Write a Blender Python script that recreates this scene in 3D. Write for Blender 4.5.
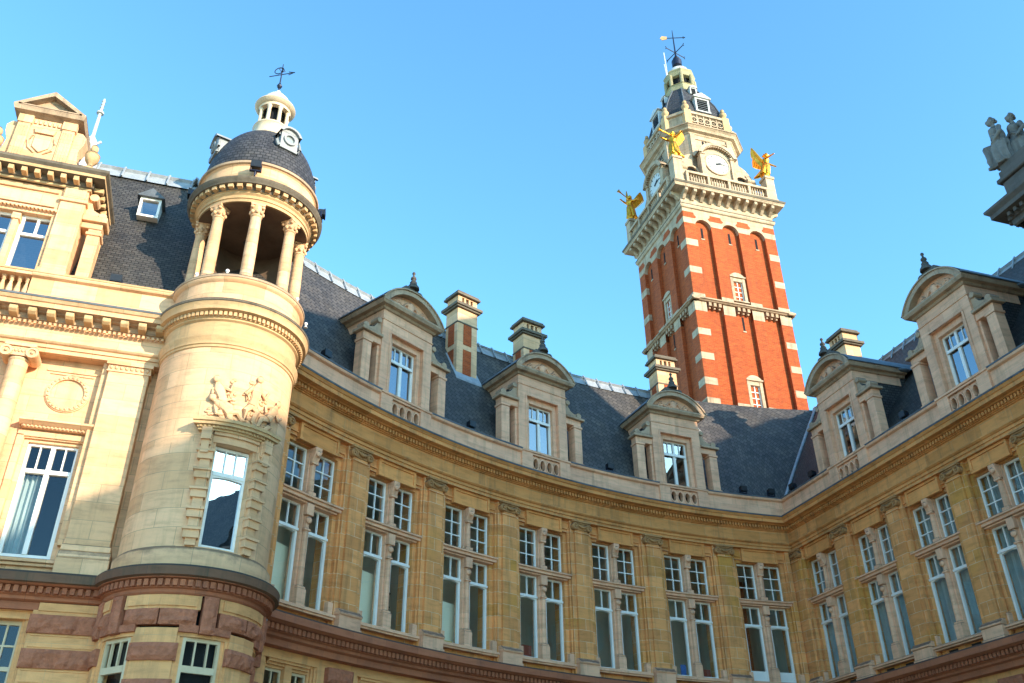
import bpy, bmesh, math, random
from mathutils import Matrix, Vector, noise
random.seed(7)
PI = math.pi
rad = math.radians
# ------------------------------------------------------------------ scene, camera, sky, sun
scene = bpy.context.scene
for o in list(bpy.data.objects):
    bpy.data.objects.remove(o)
COL = scene.collection
F_PX, PITCH, ROLL, YAW = 892.9, rad(31.016), rad(-.453), rad(-17.807)
def cam_rows():
    cy, sy, cp, sp, cr, sr = math.cos(YAW), math.sin(YAW), math.cos(PITCH), math.sin(PITCH), math.cos(ROLL), math.sin(ROLL)
    Rz = Matrix(((cy, sy, 0), (-sy, cy, 0), (0, 0, 1)))
    M = Matrix(((1, 0, 0), (0, sp, -cp), (0, cp, sp)))
    Rr = Matrix(((cr, -sr, 0), (sr, cr, 0), (0, 0, 1)))
    return Rr @ M @ Rz
_r = cam_rows()
cam = bpy.data.cameras.new('camera')
cam_o = bpy.data.objects.new('camera', cam)
COL.objects.link(cam_o)
cam.sensor_width = 36
cam.lens = 36 * F_PX / 1024
cam.clip_start, cam.clip_end = .1, 4000
cam_o.matrix_world = Matrix(((_r[0][0], -_r[1][0], -_r[2][0], 0), (_r[0][1], -_r[1][1], -_r[2][1], 0), (_r[0][2], -_r[1][2], -_r[2][2], 0), (0, 0, 0, 1)))
scene.camera = cam_o
# the direction towards the sun (from the right, behind the camera, low)
SUN = Vector((.72, -1.0, .40)).normalized()
EL = math.asin(SUN.z)
AZ = math.atan2(SUN.x, SUN.y)          # clockwise from +Y
world = bpy.data.worlds.new('World')
scene.world = world
world.use_nodes = True
wn = world.node_tree
sky = wn.nodes.new('ShaderNodeTexSky')
sky.sky_type = 'NISHITA'
sky.sun_disc = False
sky.sun_elevation = EL
sky.sun_rotation = AZ
sky.altitude = 50
sky.air_density = 1.0
sky.dust_density = .5
sky.ozone_density = 1.9
tint = wn.nodes.new('ShaderNodeMix'); tint.data_type = 'RGBA'; tint.blend_type = 'MULTIPLY'
tint.inputs[0].default_value = 1; tint.inputs[7].default_value = (.50, .86, .98, 1)
wn.links.new(sky.outputs[0], tint.inputs[6])
wn.links.new(tint.outputs[2], wn.nodes['Background'].inputs[0])
wn.nodes['Background'].inputs[1].default_value = .15
sl = bpy.data.lights.new('sun', 'SUN')
sl.energy = 2.2
sl.angle = rad(.5)
sl.color = (1, .87, .69)
sun_o = bpy.data.objects.new('sun', sl)
COL.objects.link(sun_o)
sun_o.location = (30, -40, 60)
sun_o.rotation_euler = (-SUN).to_track_quat('-Z', 'Y').to_euler()
vs = scene.view_settings
vs.view_transform = 'Standard'
vs.look = 'None'
vs.gamma = 1
vs.exposure = 2.02
GZ = -1.6                                # the ground; the camera's eye is the origin

# ------------------------------------------------------------------ materials
def new_mat(name):
    m = bpy.data.materials.new(name)
    m.use_nodes = True
    nt = m.node_tree
    return m, nt, nt.nodes['Principled BSDF']
def nd(nt, t, **kw):
    n = nt.nodes.new(t)
    for k, v in kw.items():
        if k in n.inputs: n.inputs[k].default_value = v
        else: setattr(n, k, v)
    return n
def ramp(nt, fac, stops):
    r = nd(nt, 'ShaderNodeValToRGB')
    els = r.color_ramp.elements
    while len(els) < len(stops): els.new(.5)
    for e, (p, c) in zip(els, stops):
        e.position = p
        e.color = c if len(c) == 4 else (*c, 1)
    nt.links.new(fac, r.inputs[0])
    return r.outputs[0]
def mixc(nt, a, b, fac, mode='MIX'):
    n = nd(nt, 'ShaderNodeMix', data_type='RGBA', blend_type=mode)
    for sock, v in ((0, fac), (6, a), (7, b)):
        if hasattr(v, 'links'): nt.links.new(v, n.inputs[sock])
        elif sock == 0: n.inputs[0].default_value = v
        else: n.inputs[sock].default_value = (*v, 1)
    return n.outputs[2]
def stone(name, c1, c2, mortar, bw=.75, bh=.36, msize=.008, stain=(.16, .13, .1), stain_amt=.35, rough=.85, bump=.25, third=None, mort_amt=1., grain=.5, soot=0.):
    m, nt, bs = new_mat(name)
    L = nt.links.new
    uv = nd(nt, 'ShaderNodeUVMap')
    geo = nd(nt, 'ShaderNodeNewGeometry')
    oi = nd(nt, 'ShaderNodeObjectInfo')
    mul = nd(nt, 'ShaderNodeMath', operation='MULTIPLY'); L(oi.outputs['Random'], mul.inputs[0]); mul.inputs[1].default_value = 91
    fl = nd(nt, 'ShaderNodeMath', operation='FLOOR'); L(mul.outputs[0], fl.inputs[0])
    mu2 = nd(nt, 'ShaderNodeMath', operation='MULTIPLY'); L(fl.outputs[0], mu2.inputs[0]); mu2.inputs[1].default_value = bw * .5
    cx = nd(nt, 'ShaderNodeCombineXYZ'); L(mu2.outputs[0], cx.inputs[0])
    add = nd(nt, 'ShaderNodeVectorMath', operation='ADD'); L(uv.outputs[0], add.inputs[0]); L(cx.outputs[0], add.inputs[1])
    br = nd(nt, 'ShaderNodeTexBrick', offset=.5, Scale=1.0)
    br.inputs['Color1'].default_value = (*c1, 1); br.inputs['Color2'].default_value = (*c2, 1); br.inputs['Mortar'].default_value = (*mortar, 1)
    br.inputs['Mortar Size'].default_value = msize; br.inputs['Mortar Smooth'].default_value = .3; br.inputs['Bias'].default_value = 0
    br.inputs['Brick Width'].default_value = bw; br.inputs['Row Height'].default_value = bh
    L(add.outputs[0], br.inputs['Vector'])
    col = br.outputs['Color']
    if third:
        n3 = nd(nt, 'ShaderNodeTexNoise', Scale=.55, Detail=1.0); L(geo.outputs['Position'], n3.inputs['Vector'])
        f3 = ramp(nt, n3.outputs[0], [(.5, (0, 0, 0)), (.66, (1, 1, 1))])
        b2 = nd(nt, 'ShaderNodeTexBrick', offset=.5, Scale=1.0)
        b2.inputs['Color1'].default_value = (0, 0, 0, 1); b2.inputs['Color2'].default_value = (1, 1, 1, 1); b2.inputs['Mortar'].default_value = (0, 0, 0, 1)
        b2.inputs['Mortar Size'].default_value = msize; b2.inputs['Brick Width'].default_value = bw; b2.inputs['Row Height'].default_value = bh; b2.inputs['Bias'].default_value = -.1
        L(add.outputs[0], b2.inputs['Vector'])
        fm = nd(nt, 'ShaderNodeMath', operation='MULTIPLY'); L(f3, fm.inputs[0]); L(b2.outputs['Color'], fm.inputs[1])
        col = mixc(nt, col, third, fm.outputs[0])
    # streaky natural bedding and grime
    mp = nd(nt, 'ShaderNodeMapping'); mp.inputs['Scale'].default_value = (1.1, 1.1, 5.0); L(geo.outputs['Position'], mp.inputs[0])
    n1 = nd(nt, 'ShaderNodeTexNoise', Scale=1.3, Detail=6.0, Roughness=.65); L(mp.outputs[0], n1.inputs['Vector'])
    v1 = ramp(nt, n1.outputs[0], [(.3, (.72, .7, .68)), (.5, (1, 1, 1)), (.72, (1.12, 1.1, 1.06))])
    col = mixc(nt, col, v1, .8 * grain / .5 if grain < .6 else .9, 'MULTIPLY')
    mp2 = nd(nt, 'ShaderNodeMapping'); mp2.inputs['Scale'].default_value = (2.6, 2.6, .28); L(geo.outputs['Position'], mp2.inputs[0])
    n2 = nd(nt, 'ShaderNodeTexNoise', Scale=1.1, Detail=7.0, Roughness=.7); L(mp2.outputs[0], n2.inputs['Vector'])
    f2 = ramp(nt, n2.outputs[0], [(.5, (0, 0, 0)), (.75, (stain_amt,) * 3)])
    col = mixc(nt, col, stain, f2)
    if soot:
        # old dirt lying on upward faces and ledges
        sep = nd(nt, 'ShaderNodeSeparateXYZ'); L(geo.outputs['Normal'], sep.inputs[0])
        n4 = nd(nt, 'ShaderNodeTexNoise', Scale=2.5, Detail=6.0, Roughness=.7); L(geo.outputs['Position'], n4.inputs['Vector'])
        ad = nd(nt, 'ShaderNodeMath', operation='MULTIPLY_ADD'); L(n4.outputs[0], ad.inputs[0]); ad.inputs[1].default_value = .8; L(sep.outputs[2], ad.inputs[2])
        f4 = ramp(nt, ad.outputs[0], [(.62, (0, 0, 0)), (.95, (soot,) * 3)])
        col = mixc(nt, col, (.045, .04, .032), f4)
    L(col, bs.inputs['Base Color'])
    bs.inputs['Roughness'].default_value = rough
    bs.inputs['Specular IOR Level'].default_value = .25
    # joints and grain as relief
    nb = nd(nt, 'ShaderNodeTexNoise', Scale=14.0, Detail=5.0, Roughness=.7); L(geo.outputs['Position'], nb.inputs['Vector'])
    inv = nd(nt, 'ShaderNodeMath', operation='MULTIPLY_ADD'); L(br.outputs['Fac'], inv.inputs[0]); inv.inputs[1].default_value = -mort_amt; L(nb.outputs[0], inv.inputs[2])
    bp = nd(nt, 'ShaderNodeBump', Strength=bump, Distance=.03); L(inv.outputs[0], bp.inputs['Height'])
    L(bp.outputs[0], bs.inputs['Normal'])
    return m
def plain(name, c, rough=.6, metal=0., spec=.5, var=.25, scale=3., bump=0., dark=None, bscale=20.):
    m, nt, bs = new_mat(name)
    L = nt.links.new
    geo = nd(nt, 'ShaderNodeNewGeometry')
    n1 = nd(nt, 'ShaderNodeTexNoise', Scale=scale, Detail=6.0, Roughness=.7); L(geo.outputs['Position'], n1.inputs['Vector'])
    d = dark or tuple(x * (1 - var) for x in c)
    col = ramp(nt, n1.outputs[0], [(.32, d), (.62, c)])
    L(col, bs.inputs['Base Color'])
    bs.inputs['Roughness'].default_value = rough
    bs.inputs['Metallic'].default_value = metal
    bs.inputs['Specular IOR Level'].default_value = spec
    if bump:
        nb = nd(nt, 'ShaderNodeTexNoise', Scale=bscale, Detail=5.0); L(geo.outputs['Position'], nb.inputs['Vector'])
        bp = nd(nt, 'ShaderNodeBump', Strength=bump, Distance=.05); L(nb.outputs[0], bp.inputs['Height']); L(bp.outputs[0], bs.inputs['Normal'])
    return m
def slate_mat(name, rot=0., c=(.052, .058, .078), bw=.26, bh=.17):
    m, nt, bs = new_mat(name)
    L = nt.links.new
    uv = nd(nt, 'ShaderNodeUVMap')
    geo = nd(nt, 'ShaderNodeNewGeometry')
    mp = nd(nt, 'ShaderNodeMapping'); mp.inputs['Rotation'].default_value = (0, 0, rot); L(uv.outputs[0], mp.inputs[0])
    br = nd(nt, 'ShaderNodeTexBrick', offset=.5, Scale=1.0)
    br.inputs['Color1'].default_value = (*[x * 1.35 for x in c], 1); br.inputs['Color2'].default_value = (*[x * .75 for x in c], 1); br.inputs['Mortar'].default_value = (*[x * .3 for x in c], 1)
    br.inputs['Mortar Size'].default_value = .014; br.inputs['Brick Width'].default_value = bw; br.inputs['Row Height'].default_value = bh; br.inputs['Bias'].default_value = 0
    L(mp.outputs[0], br.inputs['Vector'])
    n1 = nd(nt, 'ShaderNodeTexNoise', Scale=.9, Detail=7.0, Roughness=.7); L(geo.outputs['Position'], n1.inputs['Vector'])
    v = ramp(nt, n1.outputs[0], [(.33, (.65, .66, .72)), (.55, (1.05, 1.0, .95)), (.75, (1.5, 1.35, 1.1))])
    col = mixc(nt, br.outputs['Color'], v, .9, 'MULTIPLY')
    # ochre lichen specks
    n2 = nd(nt, 'ShaderNodeTexNoise', Scale=5.0, Detail=8.0, Roughness=.8); L(geo.outputs['Position'], n2.inputs['Vector'])
    f2 = ramp(nt, n2.outputs[0], [(.58, (0, 0, 0)), (.75, (.5, .5, .5))])
    col = mixc(nt, col, (.16, .13, .08), f2)
    L(col, bs.inputs['Base Color'])
    bs.inputs['Roughness'].default_value = .62
    bs.inputs['Specular IOR Level'].default_value = .28
    inv = nd(nt, 'ShaderNodeMath', operation='MULTIPLY_ADD'); L(br.outputs['Fac'], inv.inputs[0]); inv.inputs[1].default_value = -1.0; L(br.outputs['Color'], inv.inputs[2])
    bp = nd(nt, 'ShaderNodeBump', Strength=.5, Distance=.02); L(inv.outputs[0], bp.inputs['Height']); L(bp.outputs[0], bs.inputs['Normal'])
    return m
def glass_mat(name, refl=.12, tint=(.62, .7, .7)):
    m, nt, bs = new_mat(name)
    nt.nodes.remove(bs)
    L = nt.links.new
    out = nt.nodes['Material Output']
    tr = nd(nt, 'ShaderNodeBsdfTransparent'); tr.inputs[0].default_value = (*tint, 1)
    gl = nd(nt, 'ShaderNodeBsdfGlossy', Roughness=.012); gl.inputs[0].default_value = (.95, .97, 1, 1)
    lw = nd(nt, 'ShaderNodeLayerWeight', Blend=.5)
    pw = nd(nt, 'ShaderNodeMath', operation='POWER'); L(lw.outputs['Facing'], pw.inputs[0]); pw.inputs[1].default_value = 4.0
    ma = nd(nt, 'ShaderNodeMath', operation='MULTIPLY_ADD', use_clamp=True); L(pw.outputs[0], ma.inputs[0]); ma.inputs[1].default_value = .8; ma.inputs[2].default_value = refl
    geo = nd(nt, 'ShaderNodeNewGeometry')
    n = nd(nt, 'ShaderNodeTexNoise', Scale=1.6, Detail=2.0); L(geo.outputs['Position'], n.inputs['Vector'])
    bp = nd(nt, 'ShaderNodeBump', Strength=.015, Distance=.1); L(n.outputs[0], bp.inputs['Height']); L(bp.outputs[0], gl.inputs['Normal'])
    mx = nd(nt, 'ShaderNodeMixShader'); L(ma.outputs[0], mx.inputs[0]); L(tr.outputs[0], mx.inputs[1]); L(gl.outputs[0], mx.inputs[2])
    L(mx.outputs[0], out.inputs[0])
    return m
M = {}
M['ochre'] = stone('ochre_sandstone', (.88, .37, .125), (.63, .25, .08), (.74, .50, .30), .82, .40, .008, (.22, .11, .045), .6, third=(.62, .28, .05))
M['ochre_plain'] = stone('ochre_dressed_stone', (.84, .345, .105), (.66, .26, .075), (.66, .44, .24), 1.4, .9, .004, (.2, .11, .05), .45, third=None, bump=.18)
M['sand'] = stone('sandy_ground_stone', (.84, .415, .17), (.68, .32, .125), (.56, .34, .18), 1.4, .9, .004, (.24, .14, .07), .5, bump=.2)
M['cream'] = stone('cream_limestone', (.82, .485, .27), (.64, .355, .18), (.42, .27, .15), 1.1, .46, .007, (.33, .20, .10), .5, bump=.22, soot=.7)
M['pale'] = stone('pale_pink_limestone', (.88, .475, .28), (.75, .39, .23), (.52, .35, .23), 1.2, .5, .004, (.26, .17, .10), .55, bump=.15, soot=.8)
M['corn'] = stone('weathered_cornice_stone', (.78, .335, .11), (.60, .25, .075), (.5, .36, .2), 1.3, .9, .004, (.1, .075, .05), .6, bump=.2, soot=.9)
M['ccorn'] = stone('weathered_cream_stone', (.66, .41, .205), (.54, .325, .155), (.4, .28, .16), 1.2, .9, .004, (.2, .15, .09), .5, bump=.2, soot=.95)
M['red'] = stone('red_porphyry', (.43, .145, .07), (.35, .115, .058), (.16, .07, .05), 1.3, .9, .004, (.1, .06, .05), .4, bump=.25, soot=.85)
M['coping'] = stone('mossy_red_coping', (.19, .095, .055), (.15, .075, .045), (.08, .06, .05), 1.3, .9, .004, (.05, .055, .035), .8, bump=.3, soot=.95)
M['redrock'] = plain('rock_faced_porphyry', (.46, .155, .08), .85, 0, .3, .35, 6., 1.0, None, 9.)
M['brick'] = stone('orange_brick', (.49, .085, .014), (.33, .05, .008), (.34, .11, .045), .23, .075, .010, (.17, .045, .02), .6, bump=.3)
M['tstone'] = stone('tower_white_stone', (.55, .40, .265), (.46, .325, .21), (.32, .23, .15), .8, .4, .007, (.17, .115, .07), .8, bump=.22, soot=.8)
M['green'] = stone('mossy_lantern_stone', (.40, .34, .19), (.33, .28, .16), (.25, .21, .12), 1.0, .8, .004, (.2, .2, .09), .6, bump=.2)
M['volute'] = stone('brown_capital_stone', (.50, .245, .095), (.42, .20, .075), (.4, .24, .12), 1, .8, .004, (.12, .06, .03), .7, bump=.25, soot=.8)
M['creampaint'] = plain('cream_paint', (.66, .50, .31), .5, 0, .4, .15, 3.)
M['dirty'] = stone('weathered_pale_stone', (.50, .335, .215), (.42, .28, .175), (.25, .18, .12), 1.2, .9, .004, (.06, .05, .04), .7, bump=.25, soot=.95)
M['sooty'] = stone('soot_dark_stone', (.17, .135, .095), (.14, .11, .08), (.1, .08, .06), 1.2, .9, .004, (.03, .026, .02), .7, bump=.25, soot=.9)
M['greypaint'] = plain('grey_zinc', (.30, .30, .29), .55, 0, .4, .25, 5.)
M['copper'] = plain('verdigris_copper', (.36, .46, .36), .7, 0, .3, .4, 2.)
M['slate'] = slate_mat('slate_scales', rad(38), (.068, .061, .055), .24, .24)
M['slate_row'] = slate_mat('slate_rows', 0, (.058, .053, .048), .2, .115)
M['slate_dome'] = slate_mat('slate_dome', 0, (.056, .054, .058), .17, .12)
M['lead'] = plain('pale_lead', (.32, .335, .35), .5, 0, .5, .35, 4., .1)
M['leaddark'] = plain('dark_lead', (.12, .13, .14), .55, 0, .5, .5, 3.)
M['white'] = plain('white_paint', (.86, .80, .72), .4, 0, .5, .08, 3.)
M['whitelead'] = plain('white_zinc', (.58, .57, .54), .5, 0, .4, .2, 5.)
M['iron'] = plain('blue_black_iron', (.03, .035, .06), .4, .6, .5, .3, 8.)
M['black'] = plain('black_housing', (.015, .015, .016), .45, 0, .5, .3, 8.)
M['gold'] = plain('gilding', (.95, .40, .04), .36, 1, .5, .45, 6., .2)
M['statue'] = stone('grey_statue_stone', (.135, .112, .095), (.115, .095, .08), (.2, .18, .16), 9, 9, .001, (.06, .055, .05), .75, bump=.35, soot=.8)
M['glass'] = glass_mat('window_glass', .08, (.94, .97, .95))
M['glass_sky'] = glass_mat('mirror_bright_glass', .22, (.45, .52, .55))
M['creamwhite'] = plain('cream_white_paint', (.70, .53, .35), .5, 0, .4, .2, 4.)
M['glass_mirror'] = glass_mat('mirroring_glass', .7, (.4, .45, .48))
M['glass_dark'] = glass_mat('dull_dark_glass', .045, (.85, .88, .86))
M['room'] = plain('room_plaster', (.62, .61, .50), .9, 0, .2, .1, .7)
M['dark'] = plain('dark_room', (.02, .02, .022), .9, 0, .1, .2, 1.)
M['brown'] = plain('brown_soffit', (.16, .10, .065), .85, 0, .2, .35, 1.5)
M['board'] = plain('pale_board', (.92, .86, .66), .7, 0, .3, .06, .8)
M['redwood'] = plain('red_wood', (.25, .05, .03), .5, 0, .4, .2, 3.)
M['yellow'] = plain('yellow_card', (.65, .42, .08), .7, 0, .3, .2, 4.)
M['bluecard'] = plain('blue_card', (.04, .15, .42), .6, 0, .3, .2, 4.)
M['curtain'] = plain('teal_curtain', (.40, .47, .47), .9, 0, .2, .25, 1.5)
M['clock'] = plain('clock_face', (.62, .59, .53), .4, 0, .5, .1, 3.)
M['gravel'] = plain('courtyard_gravel', (.62, .49, .32), .95, 0, .2, .35, 1.2, .3)

# ------------------------------------------------------------------ mesh building
class MB:
    """Collects faces in facade coordinates (s along, d out of the wall, z up) or plain x,y,z."""
    def __init__(self, fmap=None, curved=False):
        self.v, self.f, self.uv, self.sm = [], [], [], []
        self.fmap, self.curved = fmap, curved
    def face(self, pts, uv=None, smooth=False):
        n = len(self.v)
        if uv is None:
            a, b, c = Vector(pts[0]), Vector(pts[1]), Vector(pts[2])
            nn = (b - a).cross(c - b)
            ax = max(range(3), key=lambda i: abs(nn[i]))
            if ax == 0: uv = [(p[1], p[2]) for p in pts]
            elif ax == 1: uv = [(p[0], p[2]) for p in pts]
            else: uv = [(p[0], p[1]) for p in pts]
        for p in pts: self.v.append(tuple(p))
        self.f.append(list(range(n, n + len(pts)))); self.uv.append(uv); self.sm.append(smooth)
    def grid(self, rows, smooth=False, uvs=None, closed=False):
        for i in range(len(rows) - 1):
            a, b = rows[i], rows[i + 1]
            m = len(a)
            for j in range(m if closed else m - 1):
                k = (j + 1) % m
                u = None
                if uvs: u = [uvs[i][j], uvs[i][j + 1], uvs[i + 1][j + 1], uvs[i + 1][j]]
                self.face([a[j], a[k], b[k], b[j]], u, smooth)
    def box(self, s0, s1, d0, d1, z0, z1):
        if s0 > s1: s0, s1 = s1, s0
        if d0 > d1: d0, d1 = d1, d0
        if z0 > z1: z0, z1 = z1, z0
        n = max(1, math.ceil((s1 - s0) / .45)) if self.curved else 1
        ss = [s0 + (s1 - s0) * i / n for i in range(n + 1)]
        for a, b in zip(ss, ss[1:]):
            self.face([(a, d1, z0), (b, d1, z0), (b, d1, z1), (a, d1, z1)])
            self.face([(b, d0, z0), (a, d0, z0), (a, d0, z1), (b, d0, z1)])
            self.face([(a, d1, z1), (b, d1, z1), (b, d0, z1), (a, d0, z1)])
            self.face([(a, d0, z0), (b, d0, z0), (b, d1, z0), (a, d1, z0)])
        self.face([(s0, d0, z0), (s0, d1, z0), (s0, d1, z1), (s0, d0, z1)])
        self.face([(s1, d1, z0), (s1, d0, z0), (s1, d0, z1), (s1, d1, z1)])
    def sheet(self, s0, s1, d, z0, z1):
        self.face([(s0, d, z0), (s1, d, z0), (s1, d, z1), (s0, d, z1)])
    def prism(self, poly, d0, d1):
        """poly of (s,z), extruded in d"""
        self.face([(s, d1, z) for s, z in poly]); self.face([(s, d0, z) for s, z in reversed(poly)])
        for (a, b), (c, e) in zip(poly, poly[1:] + poly[:1]):
            L = math.hypot(c - a, e - b)
            self.face([(a, d0, b), (c, d0, e), (c, d1, e), (a, d1, b)])
    def prism_s(self, poly, s0, s1):
        """poly of (d,z), extruded along s"""
        self.face([(s1, d, z) for d, z in poly]); self.face([(s0, d, z) for d, z in reversed(poly)])
        for (a, b), (c, e) in zip(poly, poly[1:] + poly[:1]):
            self.face([(s0, a, b), (s1, a, b), (s1, c, e), (s0, c, e)])
    def rock(self, s0, s1, d0, d1, z0, z1, amp=.05, step=.09):
        """a rock-faced block: rough front, arrises set back"""
        nx = max(2, int((s1 - s0) / step)); nz = max(2, int((z1 - z0) / step))
        rows = []
        off = Vector((random.random() * 50, random.random() * 50, 0))
        for j in range(nz + 1):
            r = []
            for i in range(nx + 1):
                edge = i in (0, nx) or j in (0, nz)
                s, z = s0 + (s1 - s0) * i / nx, z0 + (z1 - z0) * j / nz
                d = d1 - .03 if edge else d1 + amp * (.35 + 1.3 * noise.noise(Vector((s * 5, z * 5, 0)) + off) + .5 * noise.noise(Vector((s * 12, z * 12, 3)) + off))
                r.append((s, d, z))
            rows.append(r)
        self.grid(rows)
        fr = [rows[0], rows[-1], [r[0] for r in rows], [r[-1] for r in rows]]
        for ring in fr:
            self.grid([ring, [(p[0], d0, p[2]) for p in ring]])
    def lathe(self, prof, c=(0, 0), n=24, a0=0., a1=360., smooth=True, uvr=None, scale=(1, 1)):
        """prof of (r,z) about the vertical through c"""
        full = abs(a1 - a0) >= 359.9
        ang = [rad(a0 + (a1 - a0) * i / n) for i in range(n + 1)]
        rows, uvs = [], []
        acc = 0
        for k, (r, z) in enumerate(prof):
            if k: acc += math.hypot(r - prof[k - 1][0], z - prof[k - 1][1])
            rows.append([(c[0] + r * scale[0] * math.cos(a), c[1] + r * scale[1] * math.sin(a), z) for a in ang])
            R = uvr or max(p[0] for p in prof)
            uvs.append([(R * a, acc if uvr is None else z) for a in ang])
        self.grid(rows, smooth, uvs)
    def sweep(self, prof, stations, uvlen=None, smooth=False):
        """prof of (d,z); stations: list of functions (d,z)->(x,y,z) with a running length"""
        acc, ac = [0], 0
        for a, b in zip(prof, prof[1:]):
            ac += math.hypot(a[0] - b[0], a[1] - b[1]); acc.append(ac)
        rows = [[st(d, z) for st, _ in stations] for d, z in prof]
        uvs = [[(l, acc[k] + prof[0][1]) for _, l in stations] for k in range(len(prof))]
        self.grid(rows, smooth, uvs)
    def tube(self, pts, r, n=8, caps=True, smooth=True):
        pts = [Vector(p) for p in pts]
        rs = r if isinstance(r, (list, tuple)) else [r] * len(pts)
        rows = []
        up = Vector((0, 0, 1))
        for i, p in enumerate(pts):
            t = (pts[min(i + 1, len(pts) - 1)] - pts[max(i - 1, 0)]).normalized()
            x = t.cross(up)
            if x.length < .05: x = t.cross(Vector((1, 0, 0)))
            x.normalize(); y = x.cross(t)
            rows.append([tuple(p + (x * math.cos(2 * PI * k / n) + y * math.sin(2 * PI * k / n)) * rs[i]) for k in range(n)])
        self.grid(rows, smooth, None, True)
        if caps:
            self.face(rows[0]); self.face(list(reversed(rows[-1])))
    def ball(self, c, r, n=12, m=8, rot=None, smooth=True):
        r = r if isinstance(r, (list, tuple)) else (r, r, r)
        rows = []
        for j in range(m + 1):
            t = -PI / 2 + PI * j / m
            row = []
            for i in range(n):
                a = 2 * PI * i / n
                p = Vector((r[0] * math.cos(t) * math.cos(a), r[1] * math.cos(t) * math.sin(a), r[2] * math.sin(t)))
                if rot is not None: p = rot @ p
                row.append((c[0] + p.x, c[1] + p.y, c[2] + p.z))
            rows.append(row)
        self.grid(rows, smooth, None, True)
    def disc_d(self, s, z, r, d0, d1, n=20):
        """a round boss with its axis along d"""
        poly = [(s + r * math.cos(2 * PI * k / n), z + r * math.sin(2 * PI * k / n)) for k in range(n)]
        self.prism(poly, d0, d1)
    def ring_d(self, s, z, r0, r1, d0, d1, n=28, ez=1.0):
        """a ring (hoop) with its axis along d"""
        rows = []
        for k in range(n + 1):
            a = 2 * PI * k / n
            ca, sa = math.cos(a), math.sin(a)
            rows.append([(s + r0 * ca, d0, z + r0 * ez * sa), (s + r0 * ca, d1, z + r0 * ez * sa), (s + r1 * ca, d1, z + r1 * ez * sa), (s + r1 * ca, d0, z + r1 * ez * sa), (s + r0 * ca, d0, z + r0 * ez * sa)])
        self.grid(rows)
    def mesh(self, name, mat, bevel=0.):
        me = bpy.data.meshes.new(name)
        vv = [self.fmap(*p) for p in self.v] if self.fmap else self.v
        me.from_pydata(vv, [], self.f)
        ul = me.uv_layers.new(name='UVMap')
        flat = []
        for u in self.uv:
            for q in u: flat.extend(q)
        ul.data.foreach_set('uv', flat)
        me.polygons.foreach_set('use_smooth', self.sm)
        bm = bmesh.new(); bm.from_mesh(me)
        bmesh.ops.remove_doubles(bm, verts=bm.verts, dist=.0004)
        bmesh.ops.recalc_face_normals(bm, faces=bm.faces)
        bm.to_mesh(me); bm.free()
        if any(self.sm): me.set_sharp_from_angle(angle=rad(40))
        me.materials.append(M[mat])
        return me

def islands(b):
    par = {}
    def find(a):
        while par[a] != a: par[a] = par[par[a]]; a = par[a]
        return a
    keys = [[(round(b.v[i][0], 3), round(b.v[i][1], 3), round(b.v[i][2], 3)) for i in f] for f in b.f]
    for ks in keys:
        for k in ks: par.setdefault(k, k)
        for k in ks[1:]: par[find(k)] = find(ks[0])
    groups = {}
    for i, ks in enumerate(keys): groups.setdefault(find(ks[0]), []).append(i)
    out = []
    for ids in groups.values():
        m = MB(b.fmap, b.curved)
        for i in ids: m.face([b.v[q] for q in b.f[i]], b.uv[i], b.sm[i])
        out.append(m)
    return out
def split_meshes(b, name, mat): return [m.mesh(name, mat) for m in islands(b)]
def inst_all(ms, name, loc=(0, 0, 0), rz=0., parent=None, bevel=0.):
    for m in ms: inst(m, name, loc, rz, parent, bevel)
WM = {}
def tag(o, label=None, cat=None, group=None, kind=None):
    for k, v in (('label', label), ('category', cat), ('group', group), ('kind', kind)):
        if v: o[k] = v
    return o
def inst(me, name, loc=(0, 0, 0), rotz=0., parent=None, bevel=0.):
    o = bpy.data.objects.new(name, me)
    COL.objects.link(o)
    o.location = loc
    o.rotation_euler = (0, 0, rotz)
    WM[o] = Matrix.Translation(loc) @ Matrix.Rotation(rotz, 4, 'Z')
    if parent is not None:
        o.parent = parent
        o.matrix_parent_inverse = WM[parent].inverted()
    if bevel:
        b = o.modifiers.new('bevel', 'BEVEL')
        b.width = bevel; b.segments = 1; b.limit_method = 'ANGLE'; b.angle_limit = rad(50)
    return o
def thing(name, loc, label, cat, group=None):
    o = inst(None, name, loc)
    return tag(o, label, cat, group)
def flat_map(s, d, z): return (s, -d, z)
CC, R0 = Vector((20.056, 2.695, 0)), 28.743
def curve_map(s, d, z):
    a = s / R0
    return ((R0 - d) * math.sin(a), (R0 - d) * math.cos(a), z)
def cpol(ang, d, z):
    a = rad(ang)
    return (CC.x + (R0 - d) * math.cos(a), CC.y + (R0 - d) * math.sin(a), z)
XW = 22.3                                # pilaster face of the side wing
YP = 22.45                               # pilaster face of the left pavilion
TX, TY = -.87, 22.6                      # axis of the corner turret

# ------------------------------------------------------------------ ground
g = MB()
g.face([(-1500, -1500, GZ), (1500, -1500, GZ), (1500, 1500, GZ), (-1500, 1500, GZ)])
tag(inst(g.mesh('courtyard_ground', 'gravel'), 'courtyard_ground'), kind='structure')

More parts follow.
